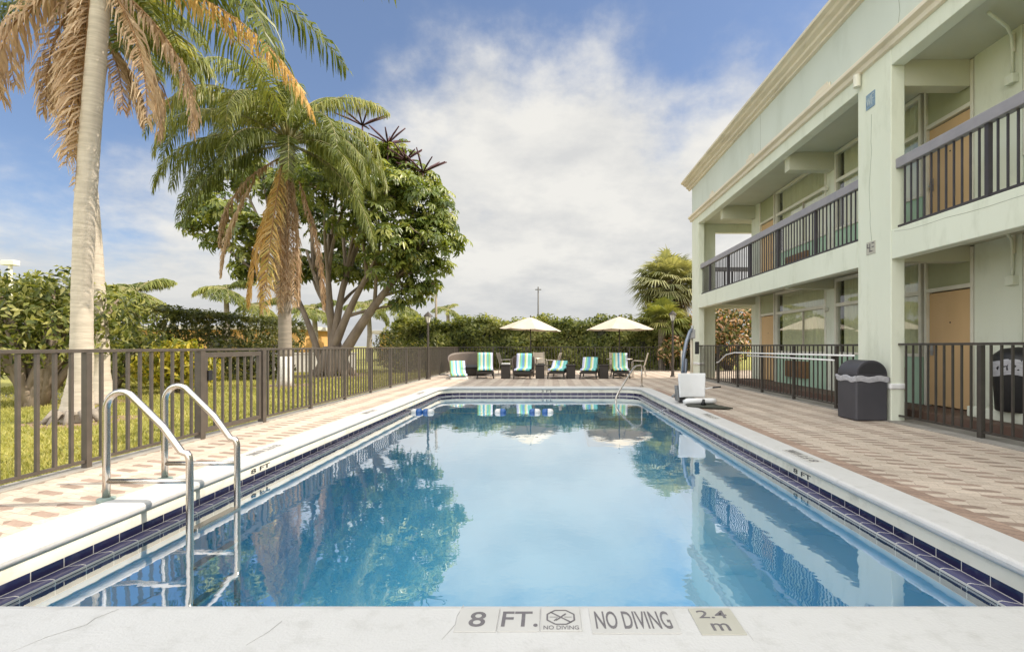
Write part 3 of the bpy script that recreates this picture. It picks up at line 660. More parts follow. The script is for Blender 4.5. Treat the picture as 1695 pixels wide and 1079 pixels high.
# balcony railings (parts of the building)
def pickets(x, y0, y1, z0, z1, step, w):
    m = MB(); n = max(1, round((y1-y0)/step))
    for i in range(1, n): y = y0+(y1-y0)*i/n; m.box(x-w/2, x+w/2, y-w/2, y+w/2, z0, z1)
    return m
def balcony(y0, y1, posts):
    x = FX+.13
    r = bpy.data.objects.new('balcony_railing', None); col.objects.link(r); r.parent = bld; r.empty_display_size = .2
    MB().box(x-.06, x+.06, y0+.003, y1-.003, 4.205, 4.37).build('top_rail', RAIL_GREY, r, bevel=.012)
    MB().box(x-.02, x+.02, y0+.003, y1-.003, 3.235, 3.265).build('bottom_rail', RAIL_DARK, r)
    ys = [y0]+posts+[y1]
    for p in posts: MB().box(x-.03, x+.03, p-.03, p+.03, 3.192, 4.203).build('post', RAIL_DARK, r)
    m = MB()
    for a, c in zip(ys[:-1], ys[1:]):
        k = pickets(x, a, c, 3.266, 4.203, .135, .022); m.add(k.v, k.f)
    m.build('picket_row', RAIL_DARK, r)
balcony(-1.43, 8.165, [-.2, 1.5, 3.2, 4.85, 6.5])
balcony(9.04, 18.67, [10.7, 12.45, 14.2, 15.9, 17.7])
r = bpy.data.objects.new('balcony_railing', None); col.objects.link(r); r.parent = bld
MB().box(6.572, 11.498, 19.33, 19.43, 4.205, 4.37).build('top_rail', RAIL_GREY, r)
m = MB().box(6.572, 11.498, 19.36, 19.40, 3.235, 3.265)
x = 6.7
while x < 11.4: m.box(x-.011, x+.011, 19.37, 19.392, 3.266, 4.203); x += .135
m.build('picket_row', RAIL_DARK, r)
MB().box(7.25, 7.31, 19.35, 19.41, 3.192, 4.203).build('post', RAIL_DARK, r)

# ------------------------------------------------------------------ fences
def fence_y(name, label, x, y0, y1, posts, zb, zt, m, pstep=.163, pw=.06, kw=.028, rail=(.05,.035), gate=None, group=None, zbase=None):
    zbase = zb-.10 if zbase is None else zbase
    r = thing(name, label, 'fence', (x, y0, 0), group=group)
    MB().box(x-rail[0]/2, x+rail[0]/2, y0, y1, zt-rail[1], zt).build('top_rail', m, r, bevel=.004)
    ys = sorted(set([y0]+posts+[y1]))
    for a, c in zip(ys[:-1], ys[1:]):
        if gate and abs(a-gate[0]) < .1: continue
        MB().box(x-.015, x+.015, a+.001, c-.001, zb-.03, zb).build('bottom_rail', m, r)
    for p in posts:
        w = .09 if gate and (abs(p-gate[0]) < .1 or abs(p-gate[1]) < .1) else pw
        MB().box(x-w/2, x+w/2, p-w/2, p+w/2, zbase, zt-rail[1]-.001).build('post', m, r, bevel=.003)
    for a, c in zip(ys[:-1], ys[1:]):
        if gate and abs(a-gate[0]) < .1: continue
        pickets(x, a, c, zb, zt-rail[1]-.001, pstep, kw).build('picket_row', m, r)
    return r
LP = [3.36, 4.98, 6.6, 8.03, 9.66, 11.29, 12.92, 14.55, 16.18, 17.8, 19.43, 21.06, 22.7, 24.3, 25.4]
fence_y('metal_fence', 'bronze metal picket fence running along the lawn on the left', -4.7, 1.7, 25.4, LP, .10, 1.22, BRONZE, gate=(6.6, 8.03))
g = thing('metal_gate', 'framed bronze metal gate set in the left fence beyond the pool ladder', 'gate', (-4.7, 7.3, 0))
x = -4.7
MB().box(x-.025, x+.025, 6.66, 7.965, 1.095, 1.165).box(x-.025, x+.025, 6.66, 7.965, .075, .135).box(x-.025, x+.025, 6.66, 6.72, .135, 1.095).box(x-.025, x+.025, 7.905, 7.965, .135, 1.095).build('gate_frame', BRONZE, g, bevel=.003)
pickets(x, 6.72, 7.905, .135, 1.095, .163, .028).build('picket_row', BRONZE, g)
MB().box(x+.026, x+.05, 6.70, 6.78, .78, .92).build('latch', BLACK, g, bevel=.004)
RX = 5.74
fence_y('metal_fence', 'dark metal fence with white handrail between the two green piers', RX, 9.045, 18.66, [9.75, 11.45, 13.15, 14.85, 16.55], .11, 1.29, BRONZE_R, pstep=.165, kw=.022, zbase=.012)
fence_y('metal_fence', 'dark metal fence in front of the tan door nearest the camera', RX+.11, -1.42, 8.16, [-.1, 1.6, 3.3, 4.95, 6.62], .11, 1.30, BRONZE_R, pstep=.155, kw=.024, pw=.065, zbase=.012)
h = thing('handrail', 'white double pipe handrail along the dark fence below the balcony', 'handrail', (RX-.07, 9.2, 0))
MB().tube([(RX-.08,9.06,1.075),(RX-.08,14.9,1.055),(RX-.08,15.6,.98),(RX-.08,16.3,.72),(RX-.08,16.5,.70)], .019, 10).build('upper_pipe', WHITE_PIPE, h, smooth=True)
MB().tube([(RX-.08,9.70,.972),(RX-.08,13.95,.98)], .019, 10).build('lower_pipe', WHITE_PIPE, h, smooth=True)
m = MB()
for y in (9.76, 11.46, 13.16): m.box(RX-.08, RX-.032, y-.01, y+.01, .96, 1.07)
m.build('bracket', BRONZE_R, h)
def fence_x(name, label, y, x0, x1, zb, zt, m, step=1.7):
    r = thing(name, label, 'fence', (x0, y, 0))
    MB().box(x0, x1, y-.025, y+.025, zt-.035, zt).build('top_rail', m, r); MB().box(x0, x1, y-.015, y+.015, zb-.03, zb).build('bottom_rail', m, r)
    k = MB(); n = int((x1-x0)/.15)
    for i in range(n+1): xx = x0+(x1-x0)*i/n; k.box(xx-.012, xx+.012, y-.012, y+.012, zb, zt-.036)
    k.build('picket_row', m, r)
    n = round((x1-x0)/step)
    for i in range(n+1): xx = x0+(x1-x0)*i/n; MB().box(xx-.03, xx+.03, y-.03, y+.03, 0, zt-.036).build('post', m, r)
fence_x('metal_fence', 'dark picket fence in front of the back hedge behind the loungers', 25.4, -4.66, 9.5, .10, 1.22, BRONZE_R)
# ------------------------------------------------------------------ lettering
def text_mesh(s):
    c = bpy.data.curves.new('t', 'FONT'); c.body = s; c.align_x = 'LEFT'; c.resolution_u = 4; c.offset = 0.012
    o = bpy.data.objects.new('t', c); col.objects.link(o)
    bpy.context.view_layer.update()
    me = bpy.data.meshes.new_from_object(o.evaluated_get(bpy.context.evaluated_depsgraph_get()))
    bpy.data.objects.remove(o); bpy.data.curves.remove(c)
    V = np.zeros(len(me.vertices)*3); me.vertices.foreach_get('co', V); V = V.reshape(-1, 3)
    fs = [tuple(p.vertices) for p in me.polygons]; bpy.data.meshes.remove(me)
    V[:,:2] -= V[:,:2].min(0); V[:,:2] /= np.maximum(V[:,:2].max(0), 1e-6)
    return V, fs
def text(s, O, U, Vv, m, parent, shear=0):
    """letters filling the parallelogram at O spanned by U (reading direction) and Vv (up)"""
    V, fs = text_mesh(s); O, U, Vv = Vector(O), Vector(U), Vector(Vv)
    b = MB(); b.add([O + U*float(p[0]) + Vv*float(p[1]) for p in V], fs)
    return b.build('lettering', m, parent, fix=False)
ZT = .021
def plate(x0, x1, y0, y1, m, label, z=ZT):
    r = thing('depth_marker_tile', label, 'marker tile', ((x0+x1)/2, (y0+y1)/2, .016), group='marker tiles set in the pool coping')
    MB().box(x0, x1, y0, y1, .0155, z).build('tile', m, r, bevel=.0015)
    return r
p = plate(-.412, -.228, 2.113, 2.298, TILE_W, 'white tile with a single grey digit 8 on the near coping')
text('8', (-.357, 2.146, ZT+.0008), (.074, 0, 0), (0, .122, 0), LETTER, p)
p = plate(-.222, -.040, 2.115, 2.300, TILE_W, 'white tile with bold grey FT. on the near coping')
text('FT.', (-.210, 2.146, ZT+.0008), (.162, 0, 0), (0, .124, 0), LETTER, p)
p = plate(-.034, .145, 2.117, 2.302, TILE_W, 'white tile with an octagon no diving symbol')
m = MB(); cx, cy, rr = .055, 2.222, .066
oc = [(cx+rr*math.cos(R(22.5+45*k)), cy+rr*.93*math.sin(R(22.5+45*k)), ZT+.0012) for k in range(8)]
for k in range(8): m.beam(oc[k], oc[(k+1) % 8], .0075, .001)
m.beam((cx-.047, cy+.043, ZT+.0012), (cx+.047, cy-.043, ZT+.0012), .0075, .001)
m.beam((cx-.022, cy-.026, ZT+.0016), (cx+.024, cy+.028, ZT+.0016), .007, .001); m.beam((cx-.018, cy-.012, ZT+.0016), (cx-.03, cy-.03, ZT+.0016), .005, .001)
m.beam((cx-.05, cy+.001, ZT+.001), (cx-.012, cy+.001, ZT+.001), .003, .0006); m.beam((cx+.016, cy+.001, ZT+.001), (cx+.05, cy+.001, ZT+.001), .003, .0006)
m.build('no_diving_symbol', LETTER, p)
text('NO DIVING', (-.022, 2.126, ZT+.0008), (.155, 0, 0), (0, .03, 0), LETTER, p)
p = plate(.188, .572, 2.100, 2.300, TILE_W, 'wide white tile with tall grey NO DIVING lettering')
text('NO DIVING', (.209, 2.130, ZT+.0008), (.338, 0, 0), (0, .142, 0), LETTER, p)
p = plate(.655, .850, 2.092, 2.300, TILE_C, 'cream tile with grey 2.4 above a letter m')
text('2.4', (.682, 2.213, ZT+.0008), (.132, 0, 0), (0, .066, 0), LETTER, p); text('m', (.716, 2.117, ZT+.0008), (.078, 0, 0), (0, .056, 0), LETTER, p)
# side and far markers
for side, y0, s, lab in ((1, 5.2, '8 FT', 'flat 8 FT tile strip on the right coping, nearest the camera'), (-1, 5.5, '8 FT', 'flat 8 FT tile strip on the left coping just beyond the pool ladder'),
                    (1, 8.3, '5 FT', 'flat depth tile strip on the right coping nearest the pool lift'), (-1, 8.9, '5 FT', 'flat depth tile strip halfway along the sunlit left coping'), (-1, 12.6, '3 FT', 'flat depth tile strip near the far end of the left coping')):
    xc = PX1+.18 if side > 0 else PX0-.18
    p = plate(xc-.075, xc+.075, y0, y0+.62, TILE_W, lab)
    if side > 0:
        text(s, (xc+.05, y0+.02, ZT+.001), (0, .3, 0), (-.1, 0, 0), LETTER, p); text('NO DIVING', (xc+.05, y0+.35, ZT+.001), (0, .25, 0), (-.1, 0, 0), LETTER, p)
    else:
        text(s, (xc-.05, y0+.60, ZT+.001), (0, -.3, 0), (.1, 0, 0), LETTER, p); text('NO DIVING', (xc-.05, y0+.27, ZT+.001), (0, -.25, 0), (.1, 0, 0), LETTER, p)
wall = bpy.data.objects['pool_wall']
text('8 FT', (PX1+.031, 5.40, -.138), (0, -.36, 0), (0, 0, .05), BLACK, wall)
text('8 FT', (PX0-.031, 5.3, -.138), (0, .36, 0), (0, 0, .05), BLACK, wall)
text('3 FT', (-.22, PY1+.031, -.142), (.34, 0, 0), (0, 0, .07), LETTER, wall)

# ------------------------------------------------------------------ pool fittings
t = thing('pool_ladder', 'stainless steel pool ladder with two looped handrails on the left coping', 'pool ladder', (-3.2, 4.24, 0))
for y in (3.94, 4.54):
    pts = [(-3.56, .0), (-3.56, .30), (-3.56, .60)]
    for k in range(9):
        a = R(180 - k*17.5); pts.append((-3.435+.125*math.cos(a), .745+.14*math.sin(a)))
    pts += [(-3.10, .60), (-2.955, .40)]
    for k in range(1, 6):
        a = R(38 - k*7.6); pts.append((-3.02+.13*math.cos(a), .32+.13*math.sin(a)))
    pts += [(-2.888, .1), (-2.888, -.6), (-2.888, -1.25)]
    o = MB().tube([(px, y, pz) for px, pz in pts], .0265, 14).build('handrail', STEEL, t, smooth=True)
    MB().tube([(-3.545, y, .165), (-2.90, y, .165)], .021, 12).build('cross_bar', STEEL, t, smooth=True)
    MB().lathe([(.062,.004),(.062,.03),(.034,.036)], (-3.56, y, 0), 16).build('base_collar', std('verdigris_collar', (.28,.36,.33), None, .6), t, smooth=False)
for z in (-.24, -.55, -.85):
    MB().box(-2.93, -2.845, 3.968, 4.512, z-.015, z+.012).build('tread', STEEL, t, bevel=.006)
t = thing('grab_rail', 'single steel grab rail slanting into the water by the far right steps', 'grab rail', (2.85, 15.0, 0))
MB().tube([(2.88,15.12,.0),(2.88,15.12,.5),(2.875,15.10,.60),(2.85,15.03,.655),(2.79,14.93,.675),(2.62,14.66,.66),(2.50,14.42,.60),(1.90,13.25,.02),(1.80,13.05,-.12),(1.79,13.0,-.3),(1.79,13.0,-.75)], .025, 12).build('rail', STEEL, t, smooth=True)
MB().lathe([(.06,.002),(.06,.02),(.03,.028)], (2.88,15.12,0), 14).build('base_collar', STEEL, t)

t = thing('float_line', 'rope with blue and white floats stretched across the pool', 'rope float line', (0, 11.1, -.26))
pts = [(-3.13+5.74*k/40, 11.1+.05*math.sin(k*.5), -.22 if k in (0, 40) else -.252-.012*math.sin(math.pi*k/40)) for k in range(41)]
MB().tube(pts, .009, 6).build('rope', FLOAT_W, t, smooth=True)
def flt(x0, left_white):
    prof = [(0,0),(.045,.004),(.072,.03),(.08,.07),(.08,.13)]
    for half in (0, 1):
        white = (half == 0) == left_white
        f = MB(); b = MB().lathe(prof, (0,0,0), 16)
        for v in b.v: f.v.append((x0+v[2] if half == 0 else x0+.26-v[2], 11.1+v[0], -.243+v[1]))
        f.f = b.f; f.build('float', FLOAT_W if white else FLOAT_B, t, smooth=True)
flt(-3.12, True); flt(-2.855, False); flt(-1.22, True); flt(-.44, False); flt(-.15, False)
for s in (-1, 1):
    x = PX0-.034 if s < 0 else PX1+.034
    MB().box(min(x, x-s*.02), max(x, x-s*.02), 11.03, 11.17, -.24, -.16).tube([(x-s*.02,11.1,-.19),(x-s*.10,11.1,-.19),(x-s*.13,11.1,-.215),(x-s*.11,11.1,-.24),(x-s*.06,11.1,-.235)], .012, 8).build('wall_hook', CHROME_DULL, t, bevel=.004)

t = thing('pool_lift', 'white pool access lift chair with grey arm on the right coping', 'pool lift', (3.3, 10.8, 0))
b = MB(); rows = []
for i in range(9):
    v = i/8; z = .15+.515*v; hw = .275+.025*v
    rows.append([(3.10-hw+2*hw*k/12, 10.55+.035*(1-abs(2*k/12-1)**2)+.04*v, z) for k in range(13)])
o = b.grid(rows).build('backrest', LIFT_WHITE, t, smooth=True); sm = o.modifiers.new('s', 'SOLIDIFY'); sm.thickness = .035; sm.offset = 0; bv = o.modifiers.new('b', 'BEVEL'); bv.width = .014; bv.segments = 3
MB().box(2.86, 3.34, 10.62, 11.05, .16, .225).build('seat', LIFT_WHITE, t, bevel=.03, seg=3)
MB().tube([(2.84,10.28,.075),(2.90,10.24,.10),(3.05,10.22,.105),(3.40,10.22,.112),(3.49,10.23,.112)], [.045,.062,.062,.058,.052], 14).build('footrest_roll', LIFT_WHITE, t, smooth=True)
MB().tube([(3.51,12.0,.0),(3.51,12.0,1.46)], .036, 12).build('mast', LIFT_CREAM, t, smooth=True)
MB().tube([(3.25,11.9,.0),(3.25,11.9,1.14)], .034, 12).build('mast', LIFT_CREAM, t, smooth=True)
MB().tube([(3.16,11.5,.62),(3.17,11.5,.98),(3.20,11.52,1.12),(3.30,11.7,1.36),(3.44,11.9,1.60),(3.52,12.0,1.66)], .045, 12).build('lifting_arm', BLUEGREY, t, smooth=True)
MB().tube([(3.28,11.75,.30),(3.30,11.75,.95)], .035, 10).build('actuator', BLUEGREY, t, smooth=True)
MB().box(3.46, 3.58, 11.92, 12.06, 1.44, 1.66).tube([(3.52,11.99,1.64),(3.52,11.99,1.76)], .03, 10).build('pivot_head', CHROME_DULL, t, bevel=.015)
MB().box(3.57, 3.66, 11.88, 11.95, 1.06, 1.36).build('control_handset', BLACK, t, bevel=.012)
MB().prism([(2.83,9.98),(3.02,9.78),(3.55,9.58),(3.62,9.60),(3.50,10.05),(3.40,12.15),(3.10,12.15),(2.92,10.5)], 'z', .02, .045).build('base_plate', std('dark_green_base', (.03,.032,.02), None, .6), t, bevel=.006)
MB().tube([(3.18,10.05,.04),(3.18,10.05,.12),(3.19,10.06,.16)], [.06,.03,.025], 10).build('foot_bolt', BLACK, t, smooth=True)
MB().box(2.78, 2.86, 10.62, 10.78, .06, .30).tube([(2.80,10.7,.29),(2.80,10.7,.40)], .045, 10).tube([(2.76,10.66,.2),(2.68,10.62,.16)], .03, 8).build('drive_motor', std('grey_motor_housing', (.2,.2,.2), None, .5), t, bevel=.012)
MB().box(2.84, 2.96, 10.60, 10.75, .03, .16).build('motor_bracket', BLACK, t, bevel=.01)
h = MB().tube([(3.36,10.55,.33),(3.52,10.5,.365)], .012, 8).build('side_lever', WHITE_PIPE, t, smooth=True)
MB().tube([(3.52,10.5,.365),(3.68,10.45,.385)], .018, 8).build('grip', BLACK, h, smooth=True)

# ------------------------------------------------------------------ bins
t = thing('litter_bin', 'charcoal dome topped litter bin with clear liner beside the near green pier', 'trash can', (5.40, 8.43, 0))
X0, X1, Y0, Y1 = 5.13, 5.665, 8.165, 8.70
MB().prism([(X0+.02,Y0),(X1-.02,Y0),(X1,Y0+.02),(X1,Y1-.02),(X1-.02,Y1),(X0+.02,Y1),(X0,Y1-.02),(X0,Y0+.02)], 'z', .012, .665).build('body', BIN_FRONT, t, bevel=.012)
cx = (X0+X1)/2; prof = [(X0+.004,.75)]+[(cx+(X1-X0)/2*.985*math.cos(R(180-k*9)), .775+.24*math.sin(R(180-k*9))) for k in range(21)]+[(X1-.004,.75)]
ld = MB().prism(prof, 'y', Y0+.004, Y1-.004).build('dome_lid', BIN_FRONT, t, bevel=.012)
pr = [(cx+(X1-X0)/2*.86*math.cos(R(180-k*9)), .79+.19*math.sin(R(180-k*9))) for k in range(21)]
MB().prism(pr, 'y', Y0-.004, Y0+.003).build('swing_flap', std('dark_bin_flap', (.030,.030,.034), None, .5), ld, bevel=.002)
rows = []
for z, e in ((.655,.010),(.68,.018),(.70,.014),(.725,.020),(.752,.010)):
    row = []
    for k in range(65):
        q = k/64*4; s = int(q) % 4; f = q-int(q)
        c = [(X0,Y0),(X1,Y0),(X1,Y1),(X0,Y1)]; a, d = c[s], c[(s+1) % 4]
        w = e+.006*math.sin(k*1.9+z*40)
        xx = a[0]+(d[0]-a[0])*f; yy = a[1]+(d[1]-a[1])*f
        xx += w*(1 if xx > cx else -1); yy += w*(1 if yy > (Y0+Y1)/2 else -1); row.append((xx, yy, z+.012*math.sin(k*.7)))
    rows.append(row)
MB().grid(rows).build('bin_liner', BIN_BAG, t, smooth=True)
t = thing('litter_bin', 'round black litter bin with bunched clear liner against the wall at right edge', 'trash can', (6.72, 7.03, .31))
MB().lathe([(.24,.0),(.255,.02),(.285,.62),(.29,.64)], (6.75,7.03,.312), 28).build('body', BLACK, t, smooth=True)
MB().lathe([(.30,.60),(.30,.76),(.27,.82),(.18,.90),(.0,.93)], (6.75,7.03,.312), 28).build('dome_lid', BLACK, t, smooth=True)
b = MB(); rows = []
for z, r in ((.52,.292),(.58,.303),(.64,.300),(.70,.308),(.74,.302)):
    rows.append([(6.75+(r+.008*math.sin(k*2.3+z*30))*math.cos(2*math.pi*k/48), 7.03+(r+.008*math.sin(k*2.3+z*30))*math.sin(2*math.pi*k/48), .312+z+.02*math.sin(k*.5)) for k in range(49)])
b.grid(rows).build('bin_liner', BIN_BAG, t, smooth=True)

# ------------------------------------------------------------------ loungers, tables, parasols
def stripe_mat(name, seq):
    m, nt, out = new_mat(name); L = nt.links.new
    p = nd(nt, 'ShaderNodeBsdfPrincipled'); L(p.outputs[0], out.inputs[0]); p.inputs['Roughness'].default_value = .9
    tc = nd(nt, 'ShaderNodeTexCoord'); sp = nd(nt, 'ShaderNodeSeparateXYZ'); L(tc.outputs['Object'], sp.inputs[0])
    u = mth(nt, 'ADD', mth(nt, 'DIVIDE', sp.outputs[0], .60), .5)
    r = nd(nt, 'ShaderNodeValToRGB'); L(u, r.inputs[0]); cr = r.color_ramp; cr.interpolation = 'CONSTANT'
    while len(cr.elements) < len(seq): cr.elements.new(.5)
    for i, (e, c) in enumerate(zip(cr.elements, seq)): e.position = i/len(seq); e.color = c4(c)
    L(r.outputs[0], p.inputs['Base Color'])
    return m
AQ, TL, LM, BL, YL, WH, VI = (.20,.50,.46), (.12,.40,.40), (.33,.50,.13), (.14,.27,.50), (.62,.58,.30), (.68,.70,.66), (.42,.44,.60)
ST_A = stripe_mat('aqua_lime_striped_canvas', [LM,AQ,AQ,YL,WH,TL,BL,WH,YL,AQ,TL,LM,AQ,WH,VI])
ST_B = stripe_mat('violet_aqua_striped_canvas', [VI,VI,WH,LM,AQ,TL,BL,BL,LM,YL,WH,AQ,TL,AQ,TL])
def make_lounger(label, back_deg, cush, low=False):
    r = thing('sun_lounger', label, 'sun lounger', group='striped sun loungers in a row at the far end of the pool')
    zs = .11 if low else .31; fm = LIFT_WHITE if low else WICKER; W = .31
    f = MB()
    for s in (-1, 1): f.tube([(s*W, .02, zs-.10 if low else zs-.09), (s*W, .9, zs-.05), (s*W, 1.85, zs-.05)], .028, 8)
    f.box(-W, W, .0, .05, zs-.13 if low else zs-.12, zs-.04); f.box(-W, W, .86, .90, zs-.10, zs-.04); f.box(-W, W, 1.80, 1.85, zs-.10, zs-.04)
    if not low: f.box(-W+.03, W-.03, .05, .86, zs-.06, zs-.03)
    f.build('frame', fm, r, local=True, bevel=.006)
    for s in (-1, 1):
        for y in ((.12, 1.6) if low else (.07, 1.65)):
            MB().beam((s*(W-.02), y, zs-.08), (s*(W+.01), y-.02, .0), .05, .05, up=(0,1,0)).build('leg', fm, r, local=True, bevel=.004)
    a = R(back_deg); y1, z1 = .80, zs+.02
    L = .72 if low else .64
    bk = MB().beam((0, y1, z1-.05), (0, y1+L*math.cos(a), z1-.05+L*math.sin(a)), .60, .035, up=(0,-math.sin(a),math.cos(a)))
    bk.build('backrest', fm, r, local=True, bevel=.008)
    MB().beam((0, y1+.45*L*math.cos(a), z1-.08+.45*L*math.sin(a)), (0, min(1.78, y1+.9*L), zs-.06), .3, .03, up=(1,0,0)).build('back_prop', fm, r, local=True)
    rows = []
    path = [(.03, zs+.005), (.06, zs+.045), (.3, zs+.05), (.6, zs+.055), (.76, zs+.05)]
    for k in range(1, 7): path.append((y1+L*math.cos(a)*k/6 - .03*math.sin(a), z1+.03+L*math.sin(a)*k/6+.012*math.sin(k*2.1)))
    for y, z in path: rows.append([(-.30+.60*k/10, y, z+.012*math.cos((k/5-1)*1.5)) for k in range(11)])
    o = MB().grid(rows).build('cushion', cush, r, local=True, smooth=True)
    s = o.modifiers.new('s', 'SOLIDIFY'); s.thickness = .05; s.offset = 0
    return r
for x, y, rz, lab, deg, cu, low in (
        (-3.38, 18.55, -14, 'low white framed lounger at the left end, resting on the deck in sunlight', 42, ST_A, True),
        (-2.42, 18.75, -8, 'dark lounger with raised back half in sun, in front of the curved wicker sofa', 78, ST_A, False),
        (-1.02, 18.6, 3, 'lounger with upright back and violet edged cushion, third from the left', 68, ST_B, False),
        (.27, 18.6, 9, 'almost flat reclined lounger, the lowest in the row, in the middle', 26, ST_B, False),
        (1.50, 18.6, 9, 'lounger with half raised back between two dark side tables', 42, ST_B, False),
        (2.80, 18.75, 4, 'upright lounger at the right end behind the steel grab rail', 72, ST_A, False)):
    o = make_lounger(lab, deg, cu, low); o.location = (x, y, 0); o.rotation_euler = (0, 0, R(-rz))
def side_table():
    r = thing('side_table', '', 'side table', group='dark wicker cube side tables between the loungers')
    MB().prism([(-.17,-.17),(.17,-.17),(.17,.17),(-.17,.17)], 'z', 0, .50).build('base', WICKER, r, local=True, bevel=.012)
    MB().box(-.20, .20, -.20, .20, .50, .54).build('top', WICKER, r, local=True, bevel=.01)
    return r
proto = side_table()
for i, (x, y, lab) in enumerate(((-1.66, 19.0, 'dark wicker cube table with folded white towel, leftmost of the four'), (-.33, 19.0, 'dark wicker cube table just left of the lowest lounger'),
                                 (.86, 19.0, 'dark wicker cube table just right of the lowest lounger'), (2.14, 19.0, 'dark wicker cube table beside the right end upright lounger'))):
    o = proto if i == 0 else copy_tree(proto)
    o.location = (x, y, 0); o['label'] = lab
b = MB().box(-1.82, -1.50, 18.86, 19.14, .542, .60); tag(b.build('folded_towel', std('white_towel', (.7,.69,.66), None, .95), bevel=.02, loc=(-1.66, 19.0, .542)), 'white folded towel lying on the leftmost dark side table', 'towel')
def umbrella(x, y, zt, ze, rad, tilt, label, hex_rot):
    r = thing('parasol', label, 'umbrella', (x, y, 0), group='beige parasols in front of the back hedge')
    m = MB(); n = 8
    def pt(k, f, sag):
        a = R(hex_rot+45*k); rr = rad*f
        return (x+rr*math.cos(a), y+rr*math.sin(a), zt+(ze-zt)*(f**1.12)-sag+tilt*rr*math.cos(a))
    for k in range(n):
        rows = []
        for i in range(6):
            f = i/5; row = []
            for j in range(5):
                u = j/4; p0, p1 = pt(k, f, 0), pt(k+1, f, 0)
                row.append(tuple(p0[q]+(p1[q]-p0[q])*u for q in range(2))+(p0[2]+(p1[2]-p0[2])*u-.05*f*math.sin(math.pi*u)*.6,))
            rows.append(row)
        m.grid(rows)
    c = m.build('canopy', CANVAS, r)
    for k in range(n): MB().beam(pt(k, .05, .02), pt(k, .99, .015), .018, .018).build('rib', POST, r)
    MB().tube([(x,y,.0),(x,y,zt-.05)], .024, 10).build('pole', POST, r, smooth=True)
    MB().lathe([(.03,0),(.035,.04),(.02,.08),(0,.11)], (x,y,zt-.01), 10).build('finial', POST, r, smooth=True)
    MB().lathe([(.26,0),(.26,.05),(.05,.09),(.04,.25)], (x,y,0), 20).build('base', POST, r)
umbrella(-.79, 21.6, 2.53, 1.98, 1.38, -.045, 'beige parasol on the left, its canopy tipped slightly sideways', 10)
umbrella(2.98, 20.6, 2.50, 1.95, 1.45, 0, 'beige parasol on the right with a level canopy', 24)
def dining_chair():
    r = thing('patio_chair', '', 'chair', group='sling patio chairs under the parasols')
    for s in (-1, 1):
        MB().tube([(s*.27,-.24,0),(s*.27,-.26,.62),(s*.27,-.20,.66),(s*.27,.20,.64)], .016, 6).build('arm', ALU, r, local=True)
        MB().tube([(s*.25,.30,0),(s*.25,.22,.42),(s*.25,.38,.98)], .016, 6).build('back_post', ALU, r, local=True)
    MB().box(-.25, .25, -.25, .24, .41, .435).build('seat', SEATFAB, r, local=True)
    MB().beam((0,.23,.46), (0,.385,.96), .49, .02, up=(0,-.96,.3)).build('backrest', ALU, r, local=True)
    return r
def dining_table(x, y, lab):
    r = thing('patio_table', lab, 'table', (x, y, 0), group='round patio tables under the parasols')
    MB().lathe([(.0,.70),(.55,.70),(.56,.715),(.55,.73),(.0,.73)], (x,y,0), 24).build('table_top', ALU, r)
    for k in range(4):
        a = R(45+90*k); MB().tube([(x+.45*math.cos(a),y+.45*math.sin(a),0),(x+.36*math.cos(a),y+.36*math.sin(a),.70)], .018, 6).build('leg', ALU, r)
dining_table(-.79, 21.6, 'round pale metal table around the pole of the left parasol'); dining_table(2.98, 20.6, 'round pale metal table around the pole of the right parasol')
ch = dining_chair()
for i, (x, y, rz, lab) in enumerate(((.15, 21.0, -100, 'pale sling chair right of the left parasol table'), (-1.9, 21.9, 80, 'pale sling chair left of the left parasol table'), (3.72, 20.2, -105, 'pale framed chair at the right parasol, right of the end lounger'), (3.0, 21.7, 0, 'pale framed chair behind the right parasol table, back to the hedge'), (-.4, 22.6, 10, 'pale sling chair behind the left parasol table, back to the hedge'))):
    o = ch if i == 0 else copy_tree(ch)
    o.location = (x, y, 0); o.rotation_euler = (0, 0, R(rz)); o['label'] = lab
def shell(x, y, rad, h, a0, a1, lab, cat, name):
    r = thing(name, lab, cat, (x, y, 0))
    m = MB(); rows = []
    for z, e in ((.04,.94),(.25,1.0),(.6,1.06),(h*.9,1.1),(h,1.11)):
        row = []
        for k in range(33):
            u = k/32; a = R(a0+(a1-a0)*u); zz = z*(1-.38*abs(2*u-1)**3)
            row.append((x+rad*e*math.cos(a), y+rad*e*math.sin(a)*.85, zz))
        rows.append(row)
    o = m.grid(rows).build('back_shell', WICKER_TAN, r, smooth=True); s = o.modifiers.new('s', 'SOLIDIFY'); s.thickness = .05
    MB().lathe([(rad*.88,.03),(rad*.93,.30),(0,.31)], (x,y,0), 28).build('seat_base', WICKER, r)
    MB().lathe([(rad*.80,.312),(rad*.84,.36),(rad*.80,.42),(0,.44)], (x,y-.05,0), 28).build('seat_cushion', SEATFAB, r, smooth=True)
shell(-3.45, 21.3, .85, .99, -25, 205, 'big curved brown wicker sofa behind the two left loungers', 'sofa', 'wicker_sofa')
shell(-1.05, 20.5, .45, .90, -10, 190, 'brown wicker tub chair behind the third lounger', 'chair', 'wicker_chair')

